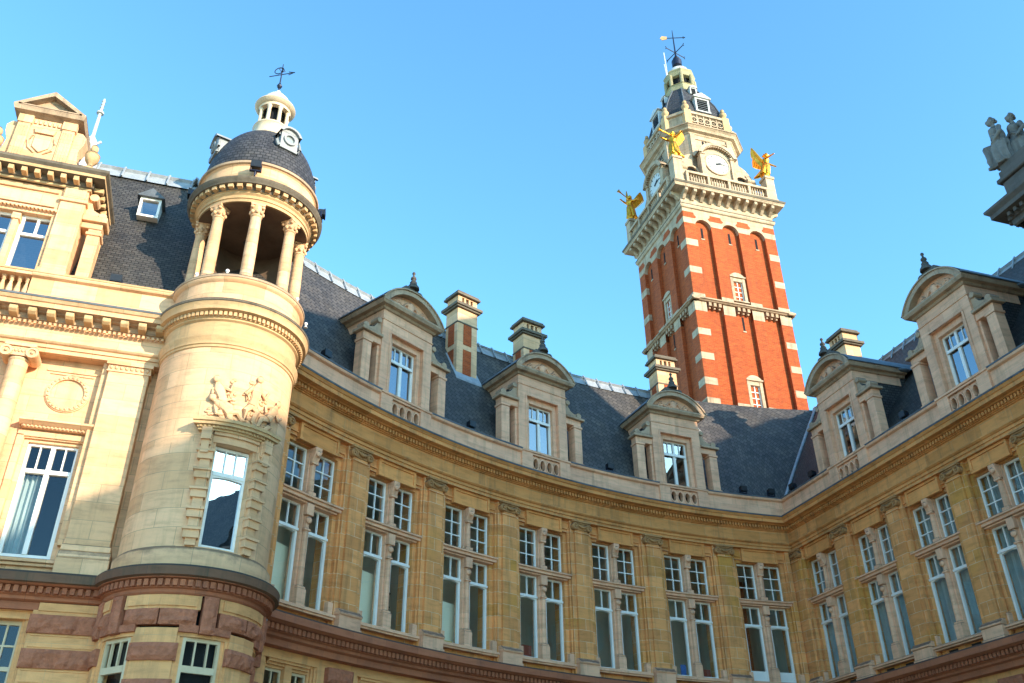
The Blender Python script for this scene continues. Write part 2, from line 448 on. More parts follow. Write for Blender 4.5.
# ------------------------------------------------------------------ things
curved = thing('curved_wing', cpol(109, 0, GZ), 'concave curved palace wing of ochre stone with tall paired windows below a slate roof', 'building')
wing = thing('side_wing', (XW, 24, GZ), 'straight shaded palace wing on the right with curtained windows and two dormers', 'building')
pav = thing('left_pavilion', (-7, YP, GZ), 'sunlit cream pavilion at the left with pediment attic, urns and a column', 'building')
turret = thing('corner_turret', (TX, TY, GZ), 'round stone corner turret with open columned belvedere and slate dome', 'turret')
tower = thing('bell_tower', (24.7, 38.3, GZ), 'tall orange brick clock tower with white stone bands rising behind the roof', 'tower')
rpav = thing('right_pavilion', (26, 8, GZ), 'dark stone corner pavilion at the right edge whose cornice juts into the sky', 'building')

# ------------------------------------------------------------------ one facade bay (shared by the curved and the straight wing)
ENT = [(-.9, 11.65), (.02, 11.65), (.02, 11.76), (.06, 11.77), (.06, 11.87), (.10, 11.88), (.15, 11.93), (.15, 11.97), (.02, 11.99), (.02, 12.46), (.07, 12.47), (.07, 12.50), (.12, 12.505),
       (.12, 12.66), (.24, 12.67), (.27, 12.70), (.46, 12.71), (.46, 12.84), (.49, 12.85), (.55, 12.92), (.55, 12.93)]
ENT_TOP = [(.54, 12.93), (.57, 12.932), (.58, 12.985), (.1, 13.03)]
PARA = [(.1, 13.0), (.1, 13.1), (.07, 13.12), (.07, 13.78), (.16, 13.82), (.18, 13.86), (.18, 13.9)]
PARA_TOP = [(.17, 13.9), (.195, 13.902), (.2, 13.955), (-.05, 13.975), (-.3, 13.9), (-.3, 13.4)]
BAND = [(-.3, 5.96), (.44, 5.96), (.5, 5.9), (.5, 5.72), (.44, 5.70), (.38, 5.67), (.22, 5.66), (.22, 5.5), (.16, 5.47), (.16, 5.40), (.05, 5.36), (.05, 5.2), (-.25, 5.19)]
def bay_meshes(fmap, cv, W, tagname):
    h = W / 2
    B = {}
    b = MB(fmap, cv)
    for sg in (-1, 1):
        b.box(sg * h, sg * 1.14, -.9, -.2, 5.9, 11.66)
        b.box(sg * 1.14, sg * 1.0, -.9, -.29, 5.9, 11.66)
        b.box(sg * 1.14, sg * 1.22, -.2, -.165, 6.42, 11.3)
        b.box(sg * (h - .30), sg * (h - .48), -.2, -.09, 6.0, 11.655)
    b.box(-1.0, 1.0, -.9, -.29, 11.08, 11.66)
    b.box(-1.0, 1.0, -.9, -.22, 5.9, 6.27)
    b.box(-1.14, 1.14, -.29, -.2, 11.2, 11.655)
    b.box(-1.2, 1.2, -.2, -.15, 11.3, 11.34)
    B['wall'] = b.mesh(tagname + '_wall', 'ochre')
    p = MB(fmap, cv)
    for x0, x1, z0, z1 in ((-.82, .82, 11.1, 11.18), (-.82, .82, 11.56, 11.645), (-.82, -.73, 11.18, 11.56), (.73, .82, 11.18, 11.56)):
        p.box(x0, x1, -.2, -.07, z0, z1)
    p.box(-.73, .73, -.2, -.11, 11.18, 11.56)
    B['lintel_panel'] = p.mesh(tagname + '_panel', 'ochre_plain')
    m = MB(fmap, cv)
    m.box(-.155, .155, -.7, -.30, 6.4, 11.08)
    m.box(-.17, .17, -.3, -.14, 6.4, 6.9); m.box(-.15, .15, -.3, -.16, 6.9, 6.97)
    m.box(-.14, .14, -.3, -.14, 9.0, 9.36); m.box(-.12, .12, -.3, -.17, 8.55, 8.62)
    m.tube([(0, -.27, 6.97), (0, -.27, 9.0)], [.105, .085], 8)
    m.tube([(0, -.27, 9.72), (0, -.27, 10.6)], [.105, .08], 8)
    m.box(-.15, .15, -.3, -.15, 9.56, 9.72)
    m.box(-.13, .13, -.3, -.15, 10.58, 10.66)
    m.prism_s([(-.3, 10.6), (-.2, 10.6), (-.12, 10.82), (-.06, 10.95), (-.06, 11.1), (-.3, 11.1)], -.13, .13)
    m.ball((0, -.08, 10.9), (.11, .05, .1), 8, 6); m.ball((0, -.17, 8.86), (.12, .05, .11), 8, 6)
    B['mullion'] = m.mesh(tagname + '_mullion', 'pale')
    t = MB(fmap, cv)
    t.box(-1.2, 1.2, -.7, -.12, 9.40, 9.56); t.box(-1.23, 1.23, -.5, -.06, 9.5, 9.57); t.box(-1.1, 1.1, -.6, -.2, 9.34, 9.4)
    B['transom'] = t.mesh(tagname + '_transom', 'pale')
    q = MB(fmap, cv)
    q.box(-1.2, 1.2, -.6, .03, 6.30, 6.37); q.box(-1.18, 1.18, -.6, -.02, 6.24, 6.30); q.box(-1.1, 1.1, -.6, -.1, 6.37, 6.43)
    for sg in (-1, 1): q.box(sg * 1.02, sg * 1.25, -.4, -.12, 6.37, 6.75)
    B['sill'] = q.mesh(tagname + '_sill', 'pale')
    def light(side, z0, z1, kind):
        x0, x1 = (-.99, -.165) if side < 0 else (.165, .99)
        f, gl = MB(fmap, False), MB(fmap, False)
        df, db = -.42, -.50
        w = .06
        def bar(a, b_, c, e, pd=0.): f.box(a, b_, db, df + pd, c, e)
        if kind == 'up':
            bar(x0, x0 + w, z0, z1); bar(x1 - w, x1, z0, z1); bar(x0 + w, x1 - w, z0, z0 + w); bar(x0 + w, x1 - w, z1 - w, z1)
            mx = (x0 + x1) / 2
            f.box(mx - .017, mx + .017, db + .02, df - .01, z0 + w, z1 - w)
            for k in (1, 2):
                zz = z0 + w + (z1 - z0 - 2 * w) * k / 3
                f.box(x0 + w, mx - .017, db + .02, df - .01, zz - .017, zz + .017); f.box(mx + .017, x1 - w, db + .02, df - .01, zz - .017, zz + .017)
        else:
            zt = z1 - .78
            bar(x0, x0 + w, z0, z1); bar(x1 - w, x1, z0, z1); bar(x0 + w, x1 - w, z1 - w, z1); bar(x0 + w, x1 - w, zt + .02, zt + .09)
            f.box(x0, x1, df, df + .05, zt - .02, zt + .05)
            mx = (x0 + x1) / 2
            f.box(mx - .02, mx + .02, db + .02, df - .01, zt + .09, z1 - w)
            bar(x0 + w, x0 + w + .03, z0, zt - .02, .015); bar(x1 - w - .03, x1 - w, z0, zt - .02, .015); bar(x0 + w + .03, x1 - w - .03, z0, z0 + .09, .015)
            # arched head of the casement
            n = 8; a, b_ = x0 + w + .03, x1 - w - .03
            low = [(a + (b_ - a) * k / n, zt - .075 + .045 * math.sin(PI * k / n)) for k in range(n + 1)]
            f.prism(low + [(b_, zt + .02), (a, zt + .02)], db, df + .015)
        gl.sheet(x0 + .02, x1 - .02, -.475, z0 + .02, z1 - .02)
        return f.mesh(tagname + '_window', 'white'), gl.mesh(tagname + '_pane', 'glass')
    B['lights'] = [light(-1, 9.60, 11.07, 'up'), light(1, 9.60, 11.07, 'up'), light(-1, 6.43, 9.34, 'low'), light(1, 6.43, 9.34, 'low')]
    return B
def pilaster_meshes(fmap, cv, tagname):
    P = {}
    b = MB(fmap, cv)
    b.box(-.31, .31, -.9, 0, 6.6, 11.3); b.box(-.34, .34, -.2, .03, 11.16, 11.21)
    P['pilaster'] = b.mesh(tagname + '_pilaster', 'ochre')
    c = MB(fmap, False)
    c.box(-.42, .42, -.2, .1, 11.58, 11.652); c.box(-.38, .38, -.2, .06, 11.53, 11.58)
    c.box(-.31, .31, -.2, .03, 11.3, 11.53)
    for sg in (-1, 1):
        c.disc_d(sg * .33, 11.41, .135, -.12, .07, 16)
        c.ring_d(sg * .33, 11.41, .075, .125, .07, .1, 16)
        c.ball((sg * .33, .09, 11.41), (.035, .03, .035), 8, 5)
    pts = [(-.24 + .48 * k / 8, .08, 11.5 - .1 * math.sin(PI * k / 8)) for k in range(9)]
    c.tube(pts, [.025, .035, .045, .055, .06, .055, .045, .035, .025], 7)
    P['capital'] = c.mesh(tagname + '_capital', 'volute')
    p = MB(fmap, cv)
    p.box(-.42, .42, -.3, .12, 5.95, 6.42); p.box(-.45, .45, -.3, .15, 5.95, 6.1)
    p.prism_s([(-.3, 6.42), (.15, 6.42), (.17, 6.46), (.15, 6.5), (.06, 6.56), (.04, 6.6), (-.3, 6.6)], -.44, .44)
    P['pedestal'] = p.mesh(tagname + '_pedestal', 'pale')
    return P
def place_bay(B, loc, rz, parent, bev=.012):
    inst(B['wall'], 'wall', loc, rz, parent)
    inst(B['lintel_panel'], 'lintel_panel', loc, rz, parent, bev)
    inst(B['mullion'], 'mullion', loc, rz, parent, bev)
    inst(B['transom'], 'transom', loc, rz, parent, bev)
    inst(B['sill'], 'sill', loc, rz, parent, bev)
    for f, gl in B['lights']:
        w = inst(f, 'window', loc, rz, parent)
        inst(gl, 'pane', loc, rz, w)
def place_pil(P, loc, rz, parent):
    p = inst(P['pilaster'], 'pilaster', loc, rz, parent, .012)
    inst(P['capital'], 'capital', loc, rz, p, .01)
    inst(P['pedestal'], 'pedestal', loc, rz, p, .015)
CB = bay_meshes(curve_map, True, 3.3711, 'curved')
CP = pilaster_meshes(curve_map, True, 'curved')
CL = (CC.x, CC.y, 0)
PIL = [91.85 + 6.72 * k for k in range(7)]
for k in range(7):
    place_bay(CB, CL, rad(91.85 + 6.72 * (k - .5) - 90), curved)
for a in PIL: place_pil(CP, CL, rad(a - 90), curved)
WB = bay_meshes(flat_map, False, 3.12, 'wing')
WP = pilaster_meshes(flat_map, False, 'wing')
WPY = [28.17, 25.05, 21.93, 18.81]
for y in WPY: place_pil(WP, (XW, y, 0), -PI / 2, wing)
for y in (29.73, 26.61, 23.49, 20.37, 17.25): place_bay(WB, (XW, y, 0), -PI / 2, wing)
place_pil(WP, (XW, 31.29, 0), -PI / 2, wing)      # the pilaster in the corner
vg = MB(flat_map)
for sg in (-.5, .5): vg.box(sg - .2, sg + .2, -.3, -.21, 6.02, 6.2)
vgm = split_meshes(vg, 'vent', 'black')
for y in (29.73, 26.61, 23.49, 20.37): inst_all(vgm, 'vent', (XW, y, 0), -PI / 2, wing)

pn_ = MB(curve_map)
for a_, b__ in ((-.93, -.225), (.225, .93)): pn_.box(a_, b__, -.47, -.43, 6.5, 6.86)
inst_all(split_meshes(pn_, 'door_panel', 'white'), 'door_panel', CL, rad(91.85 - 3.36 - 90), curved)
# continuous mouldings: curve from the turret to the inner corner, then along the wing
def corner(d, z, x=None):
    x = XW - d if x is None else x
    r = R0 - d
    return (x, CC.y + math.sqrt(r * r - (x - CC.x) ** 2), z)
A0 = 133.6
def cst(ang): return lambda d, z: cpol(ang, d, z)
def curve_stations(a0=A0, a1=86.0, n=70, end=True):
    st = [(cst(a0 + (a1 - a0) * i / n), R0 * rad(a0 - a1) * i / n) for i in range(n + 1)]
    if end: st.append((corner, R0 * rad(a0 - 85.5)))
    return st
def wing_stations(y1=14.8):
    return [(corner, 0), (lambda d, z: (XW - d, 24.0, z), 7.3), (lambda d, z: (XW - d, y1, z), 31.3 - y1)]
DORM_C = (122.09, 108.65, 95.21)
DORM_W = (26.61, 20.37)
for par, st in ((curved, curve_stations()), (wing, wing_stations())):
    b = MB(); b.sweep(ENT, st); e = inst(b.mesh('entablature', 'corn'), 'entablature', parent=par)
    b = MB(); b.sweep(ENT_TOP, st); inst(b.mesh('cornice_capping', 'leaddark'), 'cornice_capping', parent=e)
    b = MB(); b.sweep(BAND, st); s_ = inst(b.mesh('string_course', 'red'), 'string_course', parent=par)
    b = MB(); b.sweep([(-.22, 5.95), (-.22, 4.96), (-.9, 4.96)], st); inst(b.mesh('ground_storey_wall', 'sand'), 'ground_storey_wall', parent=par)
    # gutter behind the parapet
    b = MB(); b.sweep([(-.05, 13.976), (-.02, 14.0), (-.1, 14.03), (-.2, 14.0), (-.2, 13.9)], st); inst(b.mesh('gutter', 'lead'), 'gutter', parent=par)
def arc_boxes(b, r_d0, r_d1, z0, z1, w, pitch, a0=A0, a1=85.9):
    n = int(R0 * rad(a0 - a1) / pitch)
    for i in range(n):
        a = a0 - (i + .5) * (a0 - a1) / n
        da = math.degrees(w / 2 / R0)
        p = [cpol(a + da, r_d0, 0), cpol(a - da, r_d0, 0), cpol(a - da, r_d1, 0), cpol(a + da, r_d1, 0)]
        bot = [(x, y, z0) for x, y, _ in p]; top = [(x, y, z1) for x, y, _ in p]
        b.face(bot); b.face(top)
        for k in range(4): b.face([bot[k], bot[(k + 1) % 4], top[(k + 1) % 4], top[k]])
b = MB(); arc_boxes(b, .1, .21, 12.53, 12.655, .075, .135); inst(b.mesh('dentils', 'corn'), 'dentils', parent=curved)
b = MB(); arc_boxes(b, .2, .33, 5.515, 5.655, .10, .165); inst(b.mesh('dentils', 'red'), 'dentils', parent=curved)
b = MB(flat_map)
y = 31.2
while y > 16.4:
    b.box(-y, -y + .075, .1, .21, 12.53, 12.655); y -= .135
y = 31.0
r2 = MB(flat_map)
while y > 16.4:
    r2.box(-y, -y + .10, .2, .33, 5.515, 5.655); y -= .165
inst(b.mesh('dentils', 'corn'), 'dentils', (XW, 0, 0), -PI / 2, wing)
inst(r2.mesh('dentils', 'red'), 'dentils', (XW, 0, 0), -PI / 2, wing)

# parapets between the dormers
def parapet(stations, par):
    b = MB(); b.sweep(PARA, stations); p = inst(b.mesh('parapet', 'pale'), 'parapet', parent=par)
    b = MB(); b.sweep(PARA_TOP, stations); inst(b.mesh('parapet_capping', 'leaddark'), 'parapet_capping', parent=p)
dh = math.degrees(1.17 / R0)
prev = A0
for a in DORM_C:
    parapet(curve_stations(prev, a + dh, 16, False), curved); prev = a - dh
parapet(curve_stations(prev, 86.0, 16, True), curved)
prev = None
for y in DORM_W:
    st = [(corner, 0)] if prev is None else [((lambda yy: lambda d, z: (XW - d, yy, z))(prev), 0)]
    st.append(((lambda yy: lambda d, z: (XW - d, yy, z))(y + 1.17), (prev or 31.3) - y - 1.17))
    parapet(st, wing); prev = y - 1.17
parapet([(lambda d, z: (XW - d, 20.37 - 1.17, z), 0), (lambda d, z: (XW - d, 14.8, z), 4.4)], wing)

# ------------------------------------------------------------------ dormers
def arch_pts(hw, z0, rise, n=18):
    R = (hw * hw + rise * rise) / (2 * rise)
    a = math.asin(min(1, hw / R)) if rise <= hw else PI - math.asin(hw / R)
    return [(R * math.sin(-a + 2 * a * k / n), z0 + rise - R + R * math.cos(-a + 2 * a * k / n)) for k in range(n + 1)]
def dormer_meshes():
    D = {}
    f = MB(flat_map)
    for sg in (-1, 1):
        f.box(sg * 1.2, sg * .78, -.6, 0, 13.95, 16.8)
        f.box(sg * .78, sg * .60, -.6, -.14, 13.95, 16.36)
        f.box(sg * .86, sg * .78, 0, .025, 13.97, 16.36)
        f.box(sg * 1.17, sg * .66, -.35, .16, 12.99, 13.93)
    f.box(-.60, .60, -.6, -.14, 16.12, 16.36); f.box(-.78, .78, -.6, 0, 16.36, 16.8)
    f.box(-.86, .86, 0, .025, 16.36, 16.44)
    f.box(-1.2, 1.2, -2.3, 0, 16.82, 17.2); f.box(-1.23, 1.23, -.3, .03, 16.78, 16.84)
    f.box(-.66, .66, -.35, .11, 13.0, 13.14); f.box(-.66, .66, -.35, .16, 13.78, 13.86); f.box(-1.2, 1.2, -.4, .2, 13.86, 13.95)
    f.box(-.6, .6, -.6, -.1, 13.95, 14.0)
    D['front'] = f.mesh('dormer_front', 'pale')
    # pierced panel with four ovals
    pn = MB(flat_map)
    for k in range(4):
        cx, cz, hw, hz, rx, rz = -.495 + .33 * k, 13.46, .165, .32, .115, .21
        n = 24
        ell, rec = [], []
        for q in range(n + 1):
            a = 2 * PI * q / n
            ca, sa = math.cos(a), math.sin(a)
            ell.append((cx + rx * ca, cz + rz * sa))
            t = 1 / max(abs(ca) / hw, abs(sa) / hz)
            rec.append((cx + ca * t, cz + sa * t))
        for d in (.08, -.1):
            pn.grid([[(s, d, z) for s, z in ell], [(s, d, z) for s, z in rec]])
        pn.grid([[(s, .08, z) for s, z in ell], [(s, -.1, z) for s, z in ell]])
        pn.ring_d(cx, cz, rx, rx + .035, .08, .11, 24, rz / rx * .98)
    D['balustrade'] = pn.mesh('dormer_balustrade', 'pale')
    # cornice with returns, arch and tympanum
    c = MB(flat_map)
    prof = [(0, 17.18), (.06, 17.2), (.1, 17.28), (.24, 17.3), (.3, 17.4), (.3, 17.46), (0, 17.48)]
    rows = []
    for d, z in prof:
        e = 1.2 + d
        rows.append([(-e, -2.5, z), (-e, d, z), (e, d, z), (e, -2.5, z)])
    c.grid(rows)
    c.face([(-1.5, .29, 17.47), (1.5, .29, 17.47), (1.5, -2.5, 17.47), (-1.5, -2.5, 17.47)])
    outer, inner = arch_pts(1.46, 17.46, .84), arch_pts(1.22, 17.46, .66)
    n = len(outer)
    for a, b_, d0, d1 in ((outer, inner, -.12, .27),):
        c.grid([[(s, d1, z) for s, z in a], [(s, d1, z) for s, z in b_]])
        c.grid([[(s, d1, z) for s, z in b_], [(s, d0, z) for s, z in b_]])
        c.grid([[(s, d1, z) for s, z in a], [(s, d0, z) for s, z in a]])
    lip = arch_pts(1.52, 17.46, .89)
    c.grid([[(s, .27, z) for s, z in outer], [(s, .32, z) for s, z in outer], [(s, .32, z) for s, z in lip], [(s, -.2, z) for s, z in lip]])
    ty = MB(flat_map)
    ty.face([(s, .0, z) for s, z in inner])
    # carved scrollwork in the tympanum
    for sg in (-1, 1):
        pts = [(sg * (.1 + .1 * k), .03, 17.66 + .1 * math.sin(k * 1.5) + .12 * (1 - k / 9)) for k in range(9)]
        ty.tube(pts, [.06, .07, .05, .06, .05, .06, .05, .04, .03], 6)
        ty.ball((sg * .62, .03, 17.66), (.1, .05, .08), 8, 6)
    ty.ball((0, .04, 17.78), (.17, .07, .22), 10, 7)
    D['pediment'] = c.mesh('dormer_pediment', 'dirty'); D['tympanum'] = ty.mesh('dormer_tympanum', 'pale')
    r = MB(flat_map)
    r.grid([[(s, .2, z + .012) for s, z in lip], [(s, -3.6, z + .012) for s, z in lip]], True)
    for sg in (-1, 1):
        r.face([(sg * 1.18, -.6, 13.9), (sg * 1.18, -2.6, 13.9), (sg * 1.18, -2.6, 17.3), (sg * 1.18, -.6, 17.3)])
        r.tube([(sg * 1.53, .3, 17.475), (sg * 1.53, -2.5, 17.475)], .03, 6)
    r.ball((-1.5, -2.35, 17.42), (.12, .3, .1), 8, 5); r.ball((1.5, -2.35, 17.42), (.12, .3, .1), 8, 5)
    D['roof'] = r.mesh('dormer_roof', 'leaddark')
    ck = MB(flat_map)
    for sg in (-1, 1): ck.box(sg * 1.19, sg * 1.1, -2.6, -.6, 13.9, 17.2)
    D['cheeks'] = split_meshes(ck, 'dormer_cheek', 'slate_row')
    out, caps_ = [], []
    for sg in (-1, 1):
        p = MB(flat_map)
        p.box(sg * 1.62, sg * 2.0, -.42, -.02, 14.1, 15.62); p.box(sg * 1.58, sg * 2.04, -.46, .02, 13.95, 14.1)
        p.box(sg * 1.59, sg * 2.03, -.45, .01, 15.62, 15.72); p.box(sg * 1.2, sg * 2.0, -.42, -.04, 15.72, 15.98)
        pc = MB(flat_map); pc.box(sg * 1.2, sg * 2.12, -.5, .08, 15.98, 16.09); caps_.append(pc)
        p.box(sg * 1.2, sg * 1.30, -.42, -.1, 13.95, 15.72)
        # scroll leaning on the front
        pts = [(sg * 2.02, 16.09), (sg * 1.98, 16.24), (sg * 1.85, 16.3), (sg * 1.7, 16.28), (sg * 1.52, 16.36), (sg * 1.4, 16.52), (sg * 1.32, 16.76), (sg * 1.2, 16.78), (sg * 1.2, 16.09)]
        pc.prism(pts if sg > 0 else list(reversed(pts)), -.36, -.08)
        pc.disc_d(sg * 1.9, 16.22, .13, -.4, -.02, 14); pc.disc_d(sg * 1.34, 16.68, .11, -.4, -.02, 14)
        out.append(p.mesh('dormer_pier', 'pale'))
    D['piers'] = out; D['scrolls'] = [q.mesh('dormer_scroll', 'dirty') for q in caps_]
    fn = MB(flat_map)
    fn.box(-.36, .36, -.4, .2, 18.27, 18.42); fn.box(-.27, .27, -.35, .15, 18.42, 18.56)
    fn.lathe([(.0, 18.55), (.24, 18.56), (.22, 18.66), (.15, 18.76), (.12, 18.84), (.14, 18.86), (.1, 18.92), (.07, 18.98), (.11, 19.03), (.10, 19.09), (.04, 19.15), (.035, 19.22), (.07, 19.28), (.04, 19.34), (0, 19.36)], (0, .1), 12)
    for sg in (-1, 1): fn.disc_d(sg * .33, 18.42, .14, -.3, .16, 12)
    D['finial'] = fn.mesh('dormer_finial', 'statue')
    w, gl = MB(flat_map), MB(flat_map)
    x, z0, z1, df, db = .60, 14.0, 16.12, -.30, -.38
    for sg in (-1, 1): w.box(sg * x, sg * (x - .06), db, df, z0, z1)
    w.box(-.54, .54, db, df, z0, z0 + .07); w.box(-.54, .54, db, df, z1 - .06, z1)
    w.box(-.54, .54, db, df, 15.5, 15.58); w.box(-.54, .54, df, df + .05, 15.44, 15.5)
    w.box(-.06, .06, db, df + .01, z0 + .07, 15.5)
    w.box(-.045, .045, db, df, 15.58, z1 - .06)
    for sg in (-1, 1):
        w.box(sg * .54, sg * .50, db, df - .01, z0 + .07, 15.5)
        w.box(sg * .285 - .015, sg * .285 + .015, db, df - .015, 15.58, z1 - .06)
    gl.sheet(-.58, .58, -.35, z0 + .02, z1 - .02)
    D['window'] = w.mesh('dormer_window', 'white'); D['pane'] = gl.mesh('dormer_pane', 'glass_sky')
    bk = MB(flat_map)
    bk.box(-1.05, 1.05, -2.2, -2.1, 13.9, 17.1); bk.box(-.66, .66, -.36, -.35, 13.0, 13.86)  # second box: dark sheet that gives the pierced ovals their shade
    D['room'] = bk.mesh('dormer_dark_back', 'dark')
    return D
DM = dormer_meshes()
def place_dormer(loc, rz, par):
    fr = inst(DM['front'], 'dormer', loc, rz, par, .012)
    for k, nm, bv in (('balustrade', 'balustrade', 0), ('pediment', 'pediment', 0), ('tympanum', 'tympanum', 0), ('roof', 'roof', 0), ('finial', 'finial', .01), ('window', 'window', 0), ('pane', 'pane', 0), ('room', 'room_wall', 0)):
        inst(DM[k], nm, loc, rz, fr, bv)
    for p in DM['cheeks']: inst(p, 'cheek', loc, rz, fr)
    for p in DM['piers']: inst(p, 'side_pier', loc, rz, fr, .012)
    for p in DM['scrolls']: inst(p, 'scroll', loc, rz, fr, .012)
for a in DORM_C: place_dormer(cpol(a, .02, 0), rad(a - 90), curved)
for y in DORM_W: place_dormer((XW - .02, y, 0), -PI / 2, wing)

# ------------------------------------------------------------------ roofs
ZR0, ZR1 = 13.93, 20.42
RC, RW = 3.72, 5.0                       # set-back of the ridge on the curve and on the wing
def vst(t, z):                            # the valley between the two slopes
    dc, dw = .22 + (RC - .22) * t, .22 + (RW - .22) * t
    x = XW + dw
    r = R0 + dc
    return (x, CC.y + math.sqrt(r * r - (x - CC.x) ** 2), z)
N = 10
def slope(tst, mat, par, name='roof'):
    b = MB(); rows, uvs = [], []
    for j in range(N + 1):
        t = j / N; z = ZR0 + (ZR1 - ZR0) * t
        rows.append([f(t, z) for f, _ in tst]); uvs.append([(l, 7.3 * t) for _, l in tst])
    b.grid(rows, True, uvs)
    return inst(b.mesh(name, mat), name, parent=par)
cs = [((lambda a: lambda t, z: cpol(a, -(.22 + (RC - .22) * t), z))(135.5 - i * (135.5 - 88.) / 60), R0 * rad(135.5 - 88.) * i / 60) for i in range(61)]
# beyond 88 degrees each ring runs on to the valley
def tail(k):
    def f(t, z):
        d = -(.22 + (RC - .22) * t)
        v = vst(t, z)
        ae = math.degrees(math.atan2(v[1] - CC.y, v[0] - CC.x))
        return cpol(88. + (ae - 88.) * k / 12, d, z)
    return f
for k in range(1, 13): cs.append((tail(k), R0 * rad(135.5 - 88.) + k * .45))
roofc = slope(cs, 'slate', curved)
ws = [(vst, 0)] + [((lambda y: lambda t, z: (XW + .22 + (RW - .22) * t, y, z))(yy), 33 - yy) for yy in (30., 24., 14.8)]
roofw = slope(ws, 'slate_row', wing)
b = MB(); b.tube([tuple(Vector(vst(t / 12, ZR0 + (ZR1 - ZR0) * t / 12)) + Vector((-.03, -.05, .05))) for t in range(13)], .07, 8)
inst(b.mesh('valley_flashing', 'lead'), 'valley_flashing', parent=roofc)
# ridges: lead aprons, roll and batten clips; back slopes
def ridge(pts, par, inward):
    b = MB()
    n = len(pts)
    off = [Vector(i) for i in inward]
    P = [Vector(p) for p in pts]
    rows = [[tuple(P[i] + off[i] * d + Vector((0, 0, z))) for i in range(n)] for d, z in ((.26, -.44), (.24, -.41), (.03, -.02), (.1, .08), (-.02, .16), (-.14, .08), (-.3, -.3))]
    b.grid(rows)
    acc = 0
    for i in range(n - 1):
        a, c = P[i], P[i + 1]
        L = (c - a).length
        k = 0.
        while k < L:
            q = a + (c - a) * (k / L); o = off[i]
            b.tube([tuple(q + o * .3 + Vector((0, 0, -.43))), tuple(q + o * .08 + Vector((0, 0, .08))), tuple(q + Vector((0, 0, .2))), tuple(q - o * .15 + Vector((0, 0, .05)))], .035, 5)
            k += .78
    return inst(b.mesh('ridge', 'lead'), 'ridge', parent=par)
rp, ro = [], []
for i in range(41):
    a = 135.5 - i * (135.5 - 84.) / 40
    p = cpol(a, -RC, ZR1 + .02)
    if p[0] > 21.2: break
    rp.append(p); ro.append((-math.cos(rad(a)), -math.sin(rad(a)), 0))
ridge(rp, curved, ro)
ve = vst(1, ZR1)
ridge([(XW + RW, ve[1], ZR1 + .02), (XW + RW, 24, ZR1 + .02), (XW + RW, 14.8, ZR1 + .02)], wing, [(-1, 0, 0)] * 3)
b = MB()
b.grid([[cpol(135.5 - i * 52 / 40, -RC - .05, ZR1) for i in range(41)], [cpol(135.5 - i * 52 / 40, -RC - 4.0, 14) for i in range(41)]])
inst(b.mesh('rear_slope', 'slate_row'), 'rear_slope', parent=roofc)
b = MB(); b.face([(XW + RW + .05, 36, ZR1), (XW + RW + .05, 14.8, ZR1), (XW + RW + 5, 14.8, 14), (XW + RW + 5, 36, 14)])
inst(b.mesh('rear_slope', 'slate_row'), 'rear_slope', parent=roofw)
# small roof lights by the dormers
def rooflight(loc, rz, par, w=.62, h=.75):
    f = MB(flat_map)
    f.box(-w / 2, w / 2, -.9, .0, 0, .07); f.box(-w / 2, w / 2, -.9, 0, h - .07, h)
    f.box(-w / 2, -w / 2 + .07, -.9, 0, .07, h - .07); f.box(w / 2 - .07, w / 2, -.9, 0, .07, h - .07)
    o = inst(f.mesh('skylight', 'white'), 'skylight', loc, rz, par)
    gl = MB(flat_map); gl.sheet(-w / 2 + .05, w / 2 - .05, -.08, .05, h - .05)
    inst(gl.mesh('pane', 'glass_sky'), 'pane', loc, rz, o)
    h_ = MB(flat_map); h_.prism([(-w / 2 - .1, h), (w / 2 + .1, h), (w / 2 + .05, h + .06), (0, h + .34), (-w / 2 - .05, h + .06)], -1.2, .1)
    inst(h_.mesh('hood', 'leaddark'), 'hood', loc, rz, o)
for a, z in ((105.6, 16.2), (92.1, 16.35)):
    rooflight(cpol(a, -.95, z), rad(a - 90), roofc, .55, .85)

# ------------------------------------------------------------------ chimneys
def chimney_meshes(zb):
    w, dp = .53, .42
    f = MB(flat_map)
    f.box(-w, w, -dp, dp, zb, 20.95)
    cp = MB(flat_map)
    cp.box(-w - .10, w + .10, -dp - .1, dp + .1, 20.95, 21.03); cp.box(-w - .17, w + .17, -dp - .17, dp + .17, 21.03, 21.17)
    z0, z1 = 21.17, 21.6
    f.box(-w + .02, w - .02, -dp + .02, dp - .02, z0, z0 + .06); f.box(-w + .02, w - .02, -dp + .02, dp - .02, z1 - .06, z1)
    for x0, x1 in ((-w + .02, -.3), (-.19, -.09), (.06, .16), (.27, w - .02)):
        f.box(x0, x1, -dp + .02, dp - .02, z0 + .06, z1 - .06)
    cp.box(-w - .1, w + .1, -dp - .1, dp + .1, z1, 21.7); cp.box(-w - .05, w + .05, -dp - .05, dp + .05, 21.7, 21.8)
    cp.box(-w - .03, w + .03, -dp - .03, dp + .03, 20.2, 20.27)
    cp.box(-w + .12, w - .12, -dp + .12, dp - .12, 21.17, 21.6)
    p = MB(flat_map)
    for z0, z1 in ((zb, 18.95), (19.2, 20.19)):
        p.box(-.21, .21, dp - .02, dp + .02, z0, z1)
        p.box(-.21, .21, -dp - .02, -dp + .02, z0, z1)
        for sg in (-1, 1): p.box(sg * (w - .02), sg * (w + .02), -.2, .2, z0, z1)
    return f.mesh('chimney', 'cream'), split_meshes(p, 'chimney_panel', 'brick'), split_meshes(cp, 'chimney_cap', 'sooty')
CH = chimney_meshes(16.2)
fl = MB(flat_map)
fl.prism_s([(.62, 17.45), (.62, 17.3), (-.6, 19.3), (-.6, 19.6)], -.66, .66)
